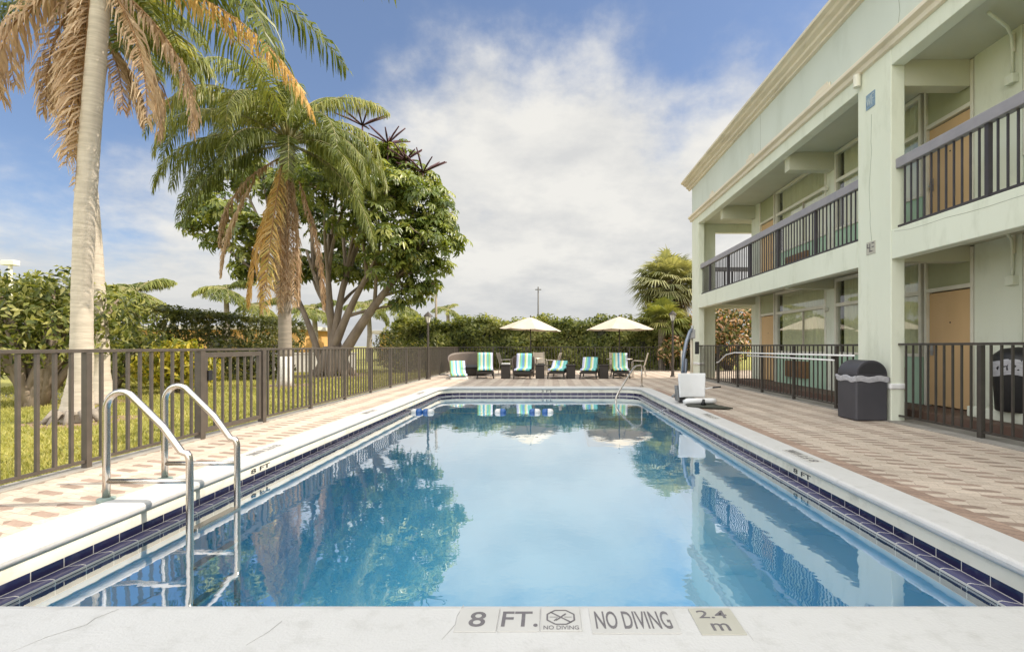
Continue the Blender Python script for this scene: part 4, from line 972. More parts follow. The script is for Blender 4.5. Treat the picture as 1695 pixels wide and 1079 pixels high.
# ------------------------------------------------------------------ lamp posts and poles
def lamp(x, y, h, lab):
    r = thing('lamp_post', lab, 'lamp post', (x, y, 0), group='slim lantern posts by the pool deck')
    MB().lathe([(.11,0),(.11,.03),(.075,.06),(.055,.30),(.045,.34),(.04,h-.52),(.05,h-.50),(.05,h-.46),(.03,h-.44)], (x,y,0), 14).build('post', POST, r, smooth=False)
    MB().lathe([(.06,h-.44),(.13,h-.20),(.125,h-.195),(.0,h-.195)], (x,y,0), 6).build('lamp_glass', GLASS_LAMP, r)
    MB().lathe([(.175,h-.195),(.16,h-.165),(.07,h-.07),(.03,h-.05),(.02,h-.02),(.0,h)], (x,y,0), 6).build('lamp_cap', POST, r)
    m = MB()
    for k in range(6):
        a = R(60*k); m.beam((x+.065*math.cos(a),y+.065*math.sin(a),h-.44), (x+.135*math.cos(a),y+.135*math.sin(a),h-.195), .012, .012)
    m.build('lamp_frame', POST, r)
lamp(-4.58, 18.6, 2.58, 'slim dark lantern post by the left fence')
lamp(5.05, 19.9, 2.72, 'slim dark lantern post in front of the shaggy fan palm')
def pole(x, y, h, r_, lab, m):
    r = thing('utility_pole', lab, 'pole', (x, y, 0))
    MB().tube([(x,y,-.05),(x,y,h)], [r_, r_*.7], 10).build('shaft', m, r, smooth=True)
    MB().beam((x-.28,y,h-.25), (x+.28,y,h-.25), .06, .08).build('crossarm', m, r)
POLE1 = std('weathered_pole', (.26,.22,.17), None, .9); POLE2 = std('dark_metal_pole', (.09,.085,.08), None, .6)
pole(-9.2, 40, 6.75, .12, 'pale tall pole above the hedge right of the big tree', POLE1)
pole(-.95, 45, 6.7, .09, 'thin dark pole above the left parasol', POLE2)
t = thing('floodlight_pole', 'white floodlight on a pole above the trees at the far left', 'flood light', (-33, 30.0, 0))
MB().tube([(-33,30,-.05),(-33,30,6.2)], .10, 10).build('shaft', WHITE, t); MB().box(-33.4, -32.6, 29.8, 30.2, 6.2, 6.5).build('lamp_head', WHITE, t, bevel=.03)
# ------------------------------------------------------------------ vegetation
def unit(a): return a/np.maximum(np.linalg.norm(a, axis=1, keepdims=True), 1e-9)
def leaves(name, P, Nrm, size, m, parent, asp=.45, fold=.25, droop=.0, rnd=None):
    """one folded pointed leaf (two quads) at every point"""
    n = len(P); T = nr.normal(size=(n, 3)); T[:,2] -= droop
    T = unit(T - Nrm*(T*Nrm).sum(1, keepdims=True)); S = np.cross(Nrm, T)
    s = size[:,None]
    a = P - T*s*.5; b = P + T*s*.55 - Nrm*s*.10; mid0 = P - T*s*.08 ; 
    l = mid0 + S*s*asp*.5 + Nrm*s*fold*.3; r = mid0 - S*s*asp*.5 + Nrm*s*fold*.3
    V = np.stack([a, r, b, l], 1).reshape(-1, 3)
    i = np.arange(n)[:,None]*4
    F = np.concatenate([i+np.array([[0,1,2]]), i+np.array([[0,2,3]])], 0)
    if rnd is None: rnd = nr.random(n)
    return soup(name, V, F, m, parent, rnd=np.repeat(np.clip(rnd,0,1), 4))
def blob_points(blobs, n, shell=(.55, 1.05), upper=.0):
    vol = np.array([b[3]**2 for b in blobs]); pick = nr.choice(len(blobs), n, p=vol/vol.sum())
    B = np.array([list(b[:4])+[b[4] if len(b) > 4 else b[3]*.8] for b in blobs])[pick]
    D = unit(nr.normal(size=(n, 3))); D[:,2] += upper; D = unit(D)
    q = shell[0]+(shell[1]-shell[0])*nr.random(n)**.6
    # uneven surface
    q *= 1+.16*np.sin(D[:,0]*7+B[:,0]*3)*np.cos(D[:,1]*6+D[:,2]*5+B[:,2]*2)
    P = B[:,:3]+D*np.stack([B[:,3],B[:,3],B[:,4]],1)*q[:,None]
    return P, D
def rosettes(name, P, D, m, parent, R0=.30, nl=8):
    n = len(P); ax = unit(D*.8+np.array([[0,0,.75]])+nr.normal(size=(n,3))*.25)
    t = unit(np.cross(ax, nr.normal(size=(n,3)))); s = np.cross(ax, t)
    Vs = []; rn = []
    sz = R0*(.7+.6*nr.random(n)); tone = nr.random(n)
    for k in range(nl):
        a = 2*math.pi*k/nl + nr.random(n)*.35
        d = t*np.cos(a)[:,None]+s*np.sin(a)[:,None]; w = np.cross(ax, d); L_ = (sz*(.8+.4*nr.random(n)))[:,None]
        p0 = P+d*L_*.18; p1 = P+d*L_*.62-ax*L_*.10; p2 = P+d*L_*1.02-ax*L_*.42-np.array([[0,0,1]])*L_*.12
        Vs.append(np.stack([p0, p1-w*L_*.20, p2, p1+w*L_*.20], 1)); rn.append(np.clip(tone*.75+nr.random(n)*.25,0,1))
    V = np.concatenate(Vs, 0); cnt = len(V); V = V.reshape(-1, 3); i = np.arange(cnt)[:,None]*4
    F = np.concatenate([i+np.array([[0,1,2]]), i+np.array([[0,2,3]])], 0)
    return soup(name, V, F, m, parent, rnd=np.repeat(np.concatenate(rn), 4))
class Fronds:
    def __init__(self): self.V = []; self.F = []; self.r = []; self.n = 0; self.st = MB()
    def frond(self, O, az, el, L, droop, nl=44, ll=.6, hang=.55, w=.035, start=.16, stalk=.028, twist=.25, curl=0):
        az, el, droop = R(az), R(el), R(droop); N_ = 22
        pts = [np.array(O, float)]; Ts = []
        for i in range(N_):
            s = (i+.5)/N_; e = el-droop*s**1.25; a = az+curl*s
            t = np.array([math.cos(a)*math.cos(e), math.sin(a)*math.cos(e), math.sin(e)]); Ts.append(t); pts.append(pts[-1]+t*L/N_)
        Ts.append(Ts[-1]); pts = np.array(pts); Ts = np.array(Ts)
        self.st.tube([tuple(p) for p in pts[::2]], [stalk*(1-.85*i/(len(pts[::2])-1)) for i in range(len(pts[::2]))], 5)
        base = rng.random()*.5
        side0 = np.array([-math.sin(az), math.cos(az), 0.])
        for i in range(nl):
            s = start+(1-start)*(i+.5)/nl; q = s*N_; k = min(int(q), N_-1); f = q-k
            p = pts[k]*(1-f)+pts[k+1]*f; T = Ts[k]
            S = side0; U = np.cross(S, T); U = U if U[2] > 0 else -U
            prof = max(.12, math.sin(math.pi*(.10+.86*((s-start)/(1-start))))**.55)
            for sd in (-1, 1):
                l = ll*prof*rng.uniform(.8, 1.12)
                D = S*sd*.85+T*rng.uniform(.35,.6)+U*rng.uniform(-.15,.4); D /= np.linalg.norm(D)
                h = hang*rng.uniform(.75, 1.2)
                D1 = D*(1-.45*h)+np.array([0,0,-1.])*.45*h; D1 /= np.linalg.norm(D1)
                D2 = D*(1-h)+np.array([rng.uniform(-.1,.1),rng.uniform(-.1,.1),-1.])*h; D2 /= np.linalg.norm(D2)
                W = T*math.cos(twist)+U*math.sin(twist*rng.uniform(-1,1)*3); W = W/np.linalg.norm(W)*w*.5
                p1 = p+D1*l*.5; p2 = p1+D2*l*.55
                self.V += [p-W*.6, p+W*.6, p1+W, p1-W, p2+W*.15, p2-W*.15]
                n = self.n; self.F += [(n,n+1,n+2,n+3), (n+3,n+2,n+4,n+5)]; self.n += 6
                self.r += [min(1, max(0, base+rng.random()*.5))]*6
        return pts
    def build(self, name, m, stalk_m, parent):
        o = soup(name, np.array(self.V), np.array(self.F), m, parent, rnd=np.array(self.r))
        self.st.build(name.replace('fronds', 'frond_stalks'), stalk_m, o, smooth=True)
        return o
def palm_trunk(pts, rad, m, parent, rings=True):
    P = []; Rr = []
    n = 70
    pts = np.array(pts, float); cum = np.linspace(0, 1, len(pts))
    for i in range(n+1):
        u = i/n; P.append(tuple(np.interp(u, cum, pts[:,k]) for k in range(3)))
        rr = np.interp(u, np.linspace(0,1,len(rad)), rad); Rr.append(rr*(1+(.018 if i % 2 else -.012)*(1 if rings else 0)))
    return MB().tube(P, Rr, 18).build('trunk', m, parent, smooth=True)

# tall palm nearest the fence
T1 = thing('palm_tree', 'tall leaning palm nearest the fence with a pale ringed trunk and dead brown fronds', 'palm tree', (-7.92, 8.3, 0))
palm_trunk([(-8.02,8.3,-.05),(-7.92,8.3,.9),(-7.91,8.3,2.2),(-7.86,8.3,3.6),(-7.76,8.3,5.05),(-7.60,8.3,7.0),(-7.52,8.3,7.7)], [.25,.165,.148,.142,.145,.142,.138,.13,.125], BARK_P, T1)
rt = MB()
for k in range(11):
    a = R(33*k); rt.tube([(-8.0+.26*math.cos(a),8.3+.26*math.sin(a),.16),(-8.02+.42*math.cos(a),8.3+.42*math.sin(a),-.04)], [.07,.035], 6)
rt.build('root_flare', BARK_Q, T1, smooth=True)
C1 = (-7.50, 8.3, 7.75)
f = Fronds()
for az, el, L, dr in ((2,28,5.2,72),(-14,8,4.3,88),(18,12,4.2,112),(45,35,4.5,85),(75,25,4.3,85),(110,35,4.4,80),(140,45,4.4,75),(175,35,4.3,80),(215,40,4.4,85),(250,45,4.3,75),(290,40,4.4,80),(325,50,4.6,75),(30,62,4.2,60),(150,68,4.2,55),(270,70,4.2,55),(340,30,4.5,95)):
    f.frond(C1, az, el, L, dr, nl=74, ll=.80, hang=.70, w=.048)
f.build('green_fronds', L_PALM, PETIOLE, T1)
f = Fronds()
f.frond((-7.6,8.25,7.6), 6, -4, 4.4, 66, nl=80, ll=.62, hang=.85, w=.042)
f.build('orange_fronds', L_PALM_O, PETIOLE_D, T1)
f = Fronds()
for az, el, L, dr, hang in ((182,-12,2.5,98,.85),(200,-30,2.7,75,.85),(188,-55,2.3,40,.8),(150,-35,2.4,60,.85),(12,-35,2.9,62,.9),(-12,-52,2.7,42,.9),(25,-60,2.6,32,.9),(178,-72,2.7,18,.7),(190,-80,3.2,8,.6),(170,-78,3.0,10,.6),(185,-85,3.5,4,.5)):
    f.frond((-7.62+.12*math.cos(R(az)), 8.3+.12*math.sin(R(az)), 7.45), az, el, L, dr, nl=66, ll=.58, hang=hang, w=.04, twist=.6, start=.04)
f.build('dead_fronds', L_PALM_D, PETIOLE_D, T1)

T2 = thing('palm_tree', 'second tall palm standing close behind the leaning one', 'palm tree', (-10.1, 11, 0))
palm_trunk([(-10.1,11,-.05),(-10.08,11,1.2),(-10.22,11,3.5),(-10.42,11,6),(-10.3,11,8.7)], [.30,.185,.165,.155,.15,.145,.14,.13], BARK_P, T2)
f = Fronds()
for az, el, L, dr in ((0,25,3.6,95),(25,10,3.4,95),(-25,20,3.6,90),(-8,45,3.6,80),(60,30,3.4,85),(-60,35,3.4,85),(100,30,3.3,80),(140,35,3.3,80),(180,30,3.4,90),(220,30,3.3,85),(260,40,3.3,85),(300,20,3.4,90),(10,-8,3.2,82),(-35,-2,3.2,85),(330,60,3.3,65),(160,65,3.3,60)):
    f.frond((-10.2,11,8.75), az, el, L*.80, dr, nl=74, ll=.72, hang=.76, w=.045)
f.build('green_fronds', L_PALM, PETIOLE, T2)
f = Fronds()
for az, el, L, dr in ((0,-25,2.6,62),(-20,-45,2.4,45),(20,-50,2.3,40),(180,-40,2.4,45),(200,-55,2.2,35)):
    f.frond((-10.2,11,8.5), az, el, L, dr, nl=64, ll=.6, hang=.9, w=.048, twist=.6)
f.build('dead_fronds', L_PALM_D, PETIOLE_D, T2)

# feathery queen palm in front of the big tree
T3 = thing('palm_tree', 'feathery palm with one hanging orange frond and a whitewashed trunk foot', 'palm tree', (-8.5, 15.8, 0))
palm_trunk([(-8.5,15.8,.92),(-8.52,15.8,2.5),(-8.6,15.8,4.5),(-8.5,15.8,6.5),(-8.40,15.8,7.7)], [.20,.19,.18,.185,.20,.22], BARK_Q, T3)
MB().tube([(-8.49,15.8,-.05),(-8.5,15.8,.2),(-8.5,15.8,.925)], [.27,.235,.212], 18).build('whitewash', LIMEWASH, T3, smooth=True)
C3 = (-8.40, 15.8, 7.75)
f = Fronds()
for az, el, L, dr in ((182,52,5.6,150),(172,34,4.9,128),(195,60,5.2,140),(188,22,4.4,105),(160,58,5.2,140),(0,40,3.9,140),(-12,25,3.8,118),(12,55,3.9,145),(25,35,4.0,125),(8,15,3.5,100),(270,48,4.4,150),(300,55,4.6,142),(240,52,4.6,142),(320,35,4.3,125),(225,35,4.5,125),(255,72,4.4,140),(285,66,4.6,138),(60,45,4.4,125),(90,55,4.4,125),(120,45,4.4,125),(145,35,4.6,125),(100,80,4.0,95),(150,78,4.2,100),(30,76,4.2,105),(210,12,4.5,95),(335,5,4.2,90),(190,-10,4.3,72),(-8,-18,4.3,66),(262,10,3.6,95),(298,2,3.6,85),(-14,-22,4.9,58),(182,64,5.6,150),(176,8,5.0,92),(110,84,3.5,62),(60,80,3.2,66),(140,82,3.4,75)):
    f.frond(C3, az, el, L, dr, nl=120, ll=.76, hang=.88, w=.040, stalk=.04)
f.build('green_fronds', L_PALM, PETIOLE, T3)
f = Fronds()
f.frond((-8.40,15.45,7.0), 262, -76, 4.7, 10, nl=110, ll=.70, hang=.66, w=.05, start=.02, twist=.6)
f.frond((-8.5,15.5,6.7), 225, -72, 4.3, 14, nl=90, ll=.6, hang=.75, w=.05, start=.02, twist=.6)
f.build('orange_fronds', L_PALM_O, PETIOLE_D, T3)
f = Fronds()
for az, el, L, dr, O in ((185,-30,3.6,62,(-8.6,15.7,7.3)),(200,-62,3.2,26,(-9.4,15.6,6.5)),(295,-82,3.6,6,(-8.5,15.55,6.9)),(350,-70,4.2,18,(-7.95,15.6,6.5)),(250,-75,4.3,14,(-8.5,15.5,6.5))):
    f.frond(O, az, el, L, dr, nl=90, ll=.42, hang=.9, w=.048, start=.03, twist=.7)
for az, O in ((300,(-8.33,15.6,7.0)),(335,(-8.30,15.7,6.8)),(20,(-8.28,15.75,6.9)),(275,(-8.45,15.6,6.6))):
    f.frond(O, az, -85, 4.3, 5, nl=100, ll=.5, hang=.72, w=.045, start=.02, twist=.7)
f.build('dead_fronds', L_PALM_D, PETIOLE_D, T3)

# big multi-stemmed umbrella tree
def X21(px, Y=21.0): return (px-908)*Y/810
def Z21(py, Y=21.0): return EYE-(py-573)*Y/810
T4 = thing('umbrella_tree', 'big spreading multi trunk tree with glossy leaves and dark red flower spikes', 'tree', (-9.3, 21.2, 0))
blobs = []
for px, py, rp, dy in ((650,330,52,-1.2),(690,335,44,-.6),(725,352,34,0),(742,392,26,.3),(712,400,40,-1.0),(735,372,26,-.6),(610,262,48,.4),(570,262,40,-.6),(650,262,40,.4),(690,292,32,.2),(720,318,24,.4),(600,320,46,-1.6),(560,330,40,-1.8),(620,385,44,-1.7),(660,405,40,-1.4),(645,445,34,-1.0),(690,435,38,-.6),(722,440,24,0),(672,478,30,.2),(655,500,20,.4),(700,470,24,.4),(535,236,44,1.4),(480,258,44,1.8),(430,292,40,1.2),(400,262,24,1.0),(372,282,36,.6),(335,300,26,.4),(330,345,30,.2),(310,372,20,.2),(382,352,38,-.4),(345,392,26,.4),(432,380,38,-.8),(405,415,26,.2),(392,446,24,.4),(425,440,24,1.6),(455,420,28,1.6),(520,372,40,1.8),(560,412,34,2.0),(480,335,40,1.2),(455,468,18,.8),(505,425,26,1.8),(590,450,24,1.4),(615,300,40,1.0),(670,372,40,1.0),(530,432,32,1.2),(565,445,26,.6),(478,440,24,1.4)):
    rp *= .93; blobs.append((X21(px), 21.2+dy, Z21(py), rp*21/810, rp*21/810*.70))
stems = MB()
B0 = Vector((-9.3, 21.2, 0))
def limb(tip, r0, sway=.4, start=None, mid=.45):
    a = Vector(start) if start is not None else B0+Vector((rng.uniform(-.45,.45), rng.uniform(-.3,.3), -.05)); c = Vector(tip)
    pts = []; rr = []
    for i in range(13):
        u = i/12; p = a.lerp(c, u); p.x = a.x+(c.x-a.x)*u**1.12; p.y = a.y+(c.y-a.y)*u**1.2
        p += Vector((math.sin(u*5+r0*40)*.12, math.cos(u*4+r0*30)*.12, 0))*u*sway*2; pts.append(p); rr.append(r0*(1-.72*u)+.012)
    stems.tube(pts, rr, 10); return pts
main = [limb((X21(500),21.6,Z21(410)), .17), limb((X21(548),20.8,Z21(390)), .20), limb((X21(578),21.6,Z21(395)), .21), limb((X21(625),20.9,Z21(425)), .22), limb((X21(690),21.2,Z21(410)), .24, start=(-9.05,21.1,.5)), limb((X21(445),21.4,Z21(405)), .15)]
for k in range(9): stems.tube([B0+Vector((.25*math.cos(k*.7),.25*math.sin(k*.7),1.2)), B0+Vector((.55*math.cos(k*.7),.45*math.sin(k*.7),.3)), B0+Vector((1.0*math.cos(k*.7),.8*math.sin(k*.7),-.06))], [.18,.20,.12], 8)
for bx in blobs:
    m_ = min(main, key=lambda q: (Vector(bx[:3])-q[-1]).length); i = rng.randint(6, 10)
    limb((bx[0], bx[1], bx[2]), .075, .3, start=m_[i])
    for _ in range(3): limb((bx[0]+rng.uniform(-1,1)*bx[3]*.8, bx[1]+rng.uniform(-1,1)*bx[3]*.8, bx[2]+rng.uniform(-.5,.8)*bx[4]), .03, .3, start=(bx[0], bx[1], bx[2]-.1))
stems.build('trunk', BARK_T, T4, smooth=True)
P, D = blob_points(blobs, 3000, (.3, 1.3), .25)
rosettes('crown', P, D, L_SCHEF, T4, .285, 9)
fl = MB()
for px, py, s in ((600,208,1.15),(642,238,1.0),(700,286,1.15),(672,266,.85)):
    c = Vector((X21(px), 21.0, Z21(py)))
    for k in range(10):
        a = R(36*k+px); d = Vector((math.cos(a), math.sin(a), .30+.5*(k % 3)/2)).normalized()*1.0*s
        fl.tube([c, c+d*.5+Vector((0,0,.03)), c+d], [.03,.042,.025], 6)
    fl.tube([c-Vector((0,0,1.2)), c], .035, 6)
fl.build('flower_spikes', L_FLOWER, T4, smooth=True)

# hedges
def hedge(name, label, x0, x1, y0, y1, z0, z1, n, size, m, faces='FT', holes=0, along='x', core=True, wob=.16, tops=.22, lump=.10):
    r = thing(name, label, 'hedge', ((x0+x1)/2, (y0+y1)/2, 0))
    L_ = []; 
    for fc in faces:
        if fc == 'F': A = (x1-x0)*(z1-z0)
        elif fc == 'T': A = (x1-x0)*(y1-y0)
        else: A = (y1-y0)*(z1-z0)
        L_.append(A)
    tot = sum(L_); Ps = []; Ns = []
    for fc, A in zip(faces, L_):
        k = int(n*A/tot); u, v = nr.random(k), nr.random(k); d = np.abs(nr.normal(0, wob, k))
        if fc == 'F': X, Y, Z = x0+(x1-x0)*u, y0-.05+d-lump*np.sin(u*(x1-x0)*2.3+2*np.sin(v*3))*np.cos(v*7+u*(x1-x0)*.9), z0+(z1-z0)*v; Nn = np.array([[0,-1,.35]])
        elif fc == 'T': X, Y, Z = x0+(x1-x0)*u, y0+(y1-y0)*v, z1-d+tops*(np.sin(u*(x1-x0)*1.7+v)*.5+np.sin(u*(x1-x0)*4.1)*.3)*.6+nr.random(k)**3*tops; Nn = np.array([[0,-.2,1]])
        elif fc == 'R': X, Y, Z = x1+.05-d+.10*np.sin(u*(y1-y0)*2.1)*np.cos(v*4), y0+(y1-y0)*u, z0+(z1-z0)*v; Nn = np.array([[1,0,.35]])
        else: X, Y, Z = x0-.05+d, y0+(y1-y0)*u, z0+(z1-z0)*v; Nn = np.array([[-1,0,.35]])
        Ps.append(np.stack([X,Y,Z],1)); Ns.append(np.repeat(Nn, k, 0))
    P = np.concatenate(Ps); Nn = unit(np.concatenate(Ns)+nr.normal(size=P.shape)*.55)
    if holes:
        q = P[:,0] if along == 'x' else P[:,1]
        h = np.sin(q*1.9+1.3*np.sin(P[:,2]*3.1))*np.sin(P[:,2]*4.2+q*.7)+.35*np.sin(q*6.3+P[:,2]*8); keep = h < 1.0-holes
        P, Nn = P[keep], Nn[keep]
    tone = .5+.25*np.sin(P[:,0]*.9+P[:,2]*1.3)+.25*np.sin(P[:,0]*2.7+P[:,1]*2.2-P[:,2]*2)
    leaves('foliage', P, Nn, size*(.65+.7*nr.random(len(P))), m, r, .5, droop=.5, rnd=.6*nr.random(len(P))+.4*tone)
    br = MB()
    stepx = (x1-x0) if along == 'x' else (y1-y0)
    for i in range(int(stepx*1.6)):
        u = (i+rng.random())/(stepx*1.6); bx, by = (x0+(x1-x0)*u, (y0+y1)/2+rng.uniform(-.2,.2)) if along == 'x' else ((x0+x1)/2+rng.uniform(-.2,.2), y0+(y1-y0)*u)
        for _ in range(3):
            dx, dy = rng.uniform(-.5,.5), rng.uniform(-.4,.4)
            br.tube([(bx,by,-.05),(bx+dx*.4,by+dy*.4,(z0+z1)*.4),(bx+dx,by+dy,z1*.92)], [.035,.025,.01], 5)
    br.build('branches', BARK_T, r)
    if core:  # dark sheet added inside the hedge to block light
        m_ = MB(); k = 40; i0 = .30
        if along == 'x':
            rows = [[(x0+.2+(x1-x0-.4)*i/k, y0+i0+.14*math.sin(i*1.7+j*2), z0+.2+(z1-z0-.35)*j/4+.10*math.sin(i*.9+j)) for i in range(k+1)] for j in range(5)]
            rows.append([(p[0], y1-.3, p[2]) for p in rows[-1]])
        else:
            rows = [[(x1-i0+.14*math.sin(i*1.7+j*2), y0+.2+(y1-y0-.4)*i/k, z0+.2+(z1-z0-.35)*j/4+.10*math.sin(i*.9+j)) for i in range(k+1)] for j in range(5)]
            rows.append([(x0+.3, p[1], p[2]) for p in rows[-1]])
        m_.grid(rows).build('light_block_core', std('dark_core_sheet', (.020,.026,.012), (.035,.035,.02), .95, 5), r)
    return r
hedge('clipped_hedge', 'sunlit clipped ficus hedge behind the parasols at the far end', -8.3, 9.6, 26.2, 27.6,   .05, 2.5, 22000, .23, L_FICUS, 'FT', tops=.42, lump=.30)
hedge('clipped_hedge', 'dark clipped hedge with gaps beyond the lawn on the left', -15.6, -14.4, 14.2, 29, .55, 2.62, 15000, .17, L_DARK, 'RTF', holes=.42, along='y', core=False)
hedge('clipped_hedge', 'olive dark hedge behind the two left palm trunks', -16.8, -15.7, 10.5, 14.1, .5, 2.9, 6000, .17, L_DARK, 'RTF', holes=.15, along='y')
def shrub(name, label, cat, blobs, n, size, m, stems_from, shell=(.4, 1.05), asp=.42, bark=BARK_T, group=None, sr=.05):
    r = thing(name, label, cat, stems_from, group=group)
    P, D = blob_points(blobs, n, shell, .15)
    leaves('foliage', P, unit(D+nr.normal(size=P.shape)*.6+np.array([[0,0,.3]])), size*(.65+.7*nr.random(len(P))), m, r, asp, droop=.8)
    s = MB(); b0 = Vector(stems_from)
    for b in blobs:
        for _ in range(3):
            e = Vector((b[0]+rng.uniform(-.4,.4)*b[3], b[1]+rng.uniform(-.4,.4)*b[3], b[2]+rng.uniform(-.2,.6)*b[3])); a = b0+Vector((rng.uniform(-.15,.15), rng.uniform(-.15,.15), -.05))
            s.tube([a, a.lerp(e,.5)+Vector((rng.uniform(-.15,.15),rng.uniform(-.15,.15),.1)), e], [sr, sr*.65, sr*.2], 7)
    s.build('stems', bark, r, smooth=True)
    return r
shrub('ficus_bush', 'tall bright leafy bush on thick bare stems at the far left', 'bush', [(-11.3,10.6,1.95,.95,.8),(-10.7,10.9,2.35,.75,.6),(-12.1,10.3,2.3,.9,.7),(-10.45,10.6,1.5,.75,.7),(-11.5,10.2,1.2,.85,.55),(-12.6,10.8,1.6,1.0,.9),(-10.0,11.2,1.9,.7,.75)], 5200, .16, L_FICUS, (-11.0,10.4,0), sr=.11)
shrub('ficus_bush', 'leafy bush between the tall palms and the dark hedge', 'bush', [(-13.4,14.4,1.6,1.2,1.0),(-12.6,14.9,1.2,1.0,.9),(-14.2,14.2,2.0,1.0,.8),(-11.8,14.2,.9,.8,.7)], 3800, .16, L_FICUS, (-13.0,14.5,0), sr=.06)
shrub('croton_bush', 'yellow leaved croton bush seen through the left fence gate', 'bush', [(-10.1,13.2,.75,.7,.6),(-9.6,13.4,.6,.55,.5),(-10.7,13.3,.65,.6,.5),(-9.9,13.1,1.1,.5,.35)], 2300, .15, L_CROTON, (-10.1,13.3,0), sr=.025)
shrub('low_bush', 'dark low bush beside the whitewashed palm foot', 'bush', [(-11.2,18.6,.7,.9,.7),(-12.3,18.9,.8,.9,.8),(-10.4,18.8,.5,.6,.5)], 2000, .17, L_DARK, (-11.2,18.8,0), sr=.03)
shrub('low_bush', 'dark bush mass under the right of the big tree', 'bush', [(-7.4,23.6,.7,.9,.7),(-6.3,24.2,.8,.9,.75),(-8.0,24.4,1.2,.8,.9),(-5.6,24.3,.6,.7,.6)], 2600, .17, L_DARK, (-7.0,24,0), sr=.03)
shrub('copperleaf_shrub', 'tall red and copper leaved shrub seen through the end walkway opening', 'shrub', [(8.6,25.6,2.4,1.2,1.2),(9.8,25.4,2.6,1.1,1.2),(10.6,25.8,2.0,1.2,1.2),(9.2,25.2,1.3,1.2,1.0),(8.0,25.4,1.5,.9,.9),(11.2,25.6,2.8,.9,.9)], 5200, .20, L_RED, (9.4,25.6,0), sr=.05, asp=.5)
shrub('copperleaf_shrub', 'small orange red leafy shrub beside the right lantern post', 'shrub', [(6.4,24.9,1.3,.6,.6),(6.0,25.0,.9,.5,.5)], 700, .20, L_RED, (6.3,25,0), sr=.03, asp=.5)
shrub('distant_tree', 'hazy olive tree above the bush at the far left', 'tree', [(-38,36,4.6,2.4,2.0),(-35.5,36,4.0,2.2,1.7),(-41,36,4.4,2.4,2.0),(-33.5,36,3.4,1.6,1.4)], 2600, .42, L_FICUS, (-37,36,0), sr=.2)
shrub('distant_tree', 'rounded green tree beside the yellow house', 'tree', [(-9.6,34,2.4,1.3,1.1),(-8.6,34.4,2.2,1.1,1.0),(-10.6,34.2,1.8,1.1,1.0)], 1700, .28, L_FICUS, (-9.4,34.2,0), sr=.1)

# shaggy fan palm at the corner of the building
T5 = thing('fan_palm', 'shaggy fan palm with grey green fans rising behind the hedge by the building', 'palm tree', (6.9, 28, 0))
palm_trunk([(6.9,28,-.05),(6.9,28,4.4)], [.32,.26,.26,.3], BARK_Q, T5)
def fan(V, F, rn, O, d, pet, rad, nseg=26, droop=.25):
    O = np.array(O, float); d = np.array(d, float); d /= np.linalg.norm(d)
    c = O+d*pet; s = np.cross(d, [0,0,1.]); s = s/np.linalg.norm(s) if np.linalg.norm(s) > 1e-3 else np.array([1.,0,0]); u = np.cross(s, d); t = rng.random()*.6
    for k in range(nseg):
        a = R(-115+230*k/(nseg-1)); r_ = d*math.cos(a)+s*math.sin(a); l = rad*(.75+.3*math.cos(a*.7))*rng.uniform(.9,1.08)
        w = (s*math.cos(a)-d*math.sin(a))*rad*.045; g = np.array([0,0,-1.])
        p0 = c; p1 = c+r_*l*.55+u*.06*rad; p2 = c+r_*l+g*droop*l*rng.uniform(.6,1.4)
        n = len(V); V += [p0-w*.3, p0+w*.3, p1+w, p1-w, p2+w*.1, p2-w*.1]; F += [(n,n+1,n+2,n+3),(n+3,n+2,n+4,n+5)]; rn += [min(1,t+rng.random()*.4)]*6
def fanpalm(T, C, n, pet, rad, live=True, zmin=-.5, name='fan_crown', m=L_FAN):
    V, F, rn = [], [], []; pe = MB()
    for i in range(n):
        z = zmin+(1-zmin)*((i+.5)/n); a = i*2.399+rng.random()*.3; h = math.sqrt(max(0, 1-min(1,abs(z))**2)); d = (h*math.cos(a), h*math.sin(a), z)
        fan(V, F, rn, C, d, pet*rng.uniform(.8,1.15), rad*rng.uniform(.85,1.1), droop=.3 if live else .7)
        pe.tube([C, tuple(C[q]+d[q]*pet for q in range(3))], [.025,.015], 5)
    o = soup(name, np.array(V), np.array(F), m, T, rnd=np.array(rn)); pe.build('petioles', PETIOLE, o)
fanpalm(T5, (6.9,28,4.55), 60, 1.35, 1.15, zmin=-.4)
fanpalm(T5, (6.9,28,3.9), 26, .7, 1.0, live=False, zmin=-.95, name='dead_fan_skirt', m=leafmat('dry_fan_leaf', [(0,(.12,.09,.05)),(.5,(.22,.17,.09)),(1,(.34,.28,.16))], trans=.2))
T6 = thing('fan_palm', 'low pale green fan palm clump below the shaggy one', 'palm tree', (6.0, 25.95, 0))
palm_trunk([(6.0,25.95,-.05),(6.0,25.95,2.3)], [.2,.18], BARK_Q, T6)
fanpalm(T6, (6.0,25.95,2.35), 30, .9, .95, zmin=-.3, m=leafmat('pale_fan_leaf', [(0,(.10,.13,.035)),(.5,(.20,.22,.06)),(1,(.36,.34,.13))]))

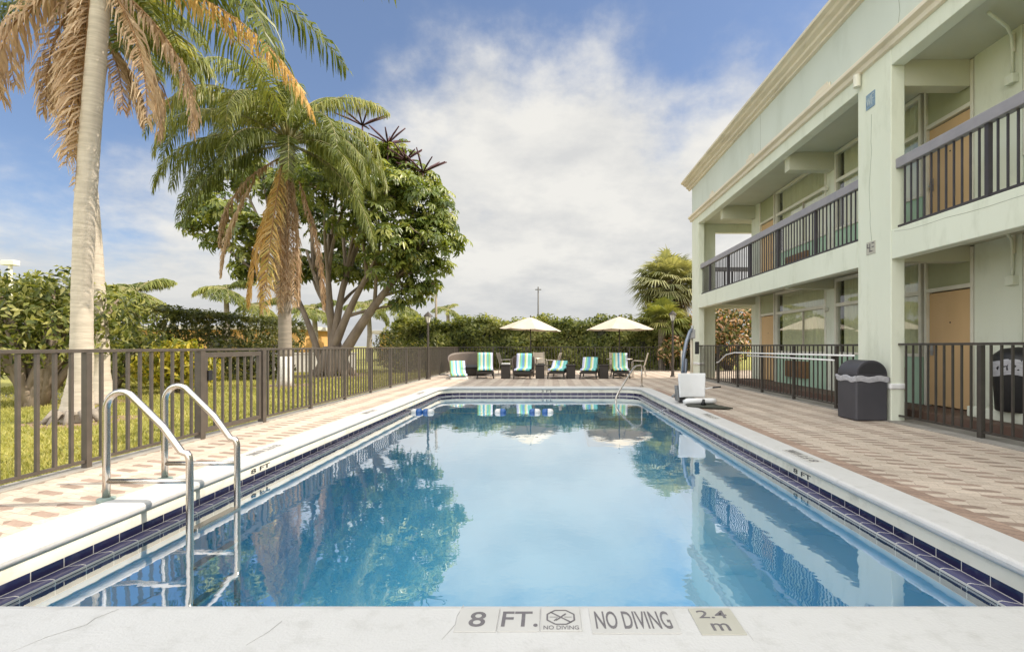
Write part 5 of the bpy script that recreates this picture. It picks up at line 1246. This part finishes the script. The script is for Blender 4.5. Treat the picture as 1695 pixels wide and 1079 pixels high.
# palms beyond the hedges, each its own
def far_palm(px, py, Y, rad, lab, n=19, hang=.68):
    x, z = (px-908)*Y/810, EYE-(py-573)*Y/810
    t = thing('palm_tree', lab, 'palm tree', (x, Y, 0), group='palms beyond the hedges')
    palm_trunk([(x,Y,-.05),(x+.1,Y,z*.5),(x,Y,z)], [.24,.19,.15], BARK_Q, t, rings=False)
    f = Fronds(); ph = rng.random()*60
    for k in range(n): f.frond((x,Y,z), ph+k*137.5, -8+72*((k*.618) % 1), rad*rng.uniform(.9,1.1), 85, nl=40, ll=rad*.30, hang=hang, w=rad*.036, stalk=.04)
    f.build('green_fronds', L_PALM, PETIOLE, t)
far_palm(224, 486, 30, 2.7, 'full rounded palm rising over the hedge beside the tall palm trunks', 24, .75)
far_palm(374, 480, 36, 2.2, 'slender palm above the dark hedge left of the hanging orange frond')
far_palm(432, 508, 38, 1.9, 'palm half hidden behind the feathery palm, just left of its trunk')
far_palm(520, 512, 36, 2.0, 'palm seen between the stems of the big tree')
far_palm(610, 508, 40, 2.2, 'palm seen just right of the big tree stems')
far_palm(668, 508, 38, 2.1, 'palm over the left end of the sunlit hedge')
far_palm(741, 513, 48, 1.7, 'small distant palm right of the pale tall pole')
far_palm(985, 548, 50, 2.0, 'palm tip showing between the two parasols')

# ------------------------------------------------------------------ houses and wall beyond
def house(x0, x1, y0, y1, h, lab, m):
    r = thing('house', lab, 'house', ((x0+x1)/2, (y0+y1)/2, 0))
    MB().box(x0, x1, y0, y1, -.05, h).build('wall', m, r)
    MB().box(x0-.5, x1+.5, y0-.5, y1+.5, h+.002, h+.30).build('roof', ROOF_W, r, bevel=.02)
    n = int((x1-x0)/3.2)
    for i in range(n):
        xx = x0+(i+.5)*(x1-x0)/n; w = MB().box(xx-.7, xx+.7, y0-.06, y0+.02, .9, 2.1).build('window', HOUSE_W, r); MB().box(xx-.6, xx+.6, y0-.08, y0-.061, 1.0, 2.0).build('pane', DARK, w)
house(-31, -19, 37, 44, 2.5, 'long yellow house half hidden by the dark left hedge', HOUSE_Y)
house(-15.2, -9.2, 44, 50, 2.35, 'small yellow house with pale roof between big tree and sunlit hedge', HOUSE_Y)
t = thing('garden_wall', 'low white garden wall behind the whitewashed palm foot', 'wall', (-12, 23.5, 0))
MB().beam((-14.0,22.4,.42), (-9.9,25.2,.42), .2, .9).build('wall', GWALL, t, bevel=.01); MB().beam((-14.02,22.38,.905), (-9.88,25.22,.905), .26, .06).build('coping', GWALL, t, bevel=.01)
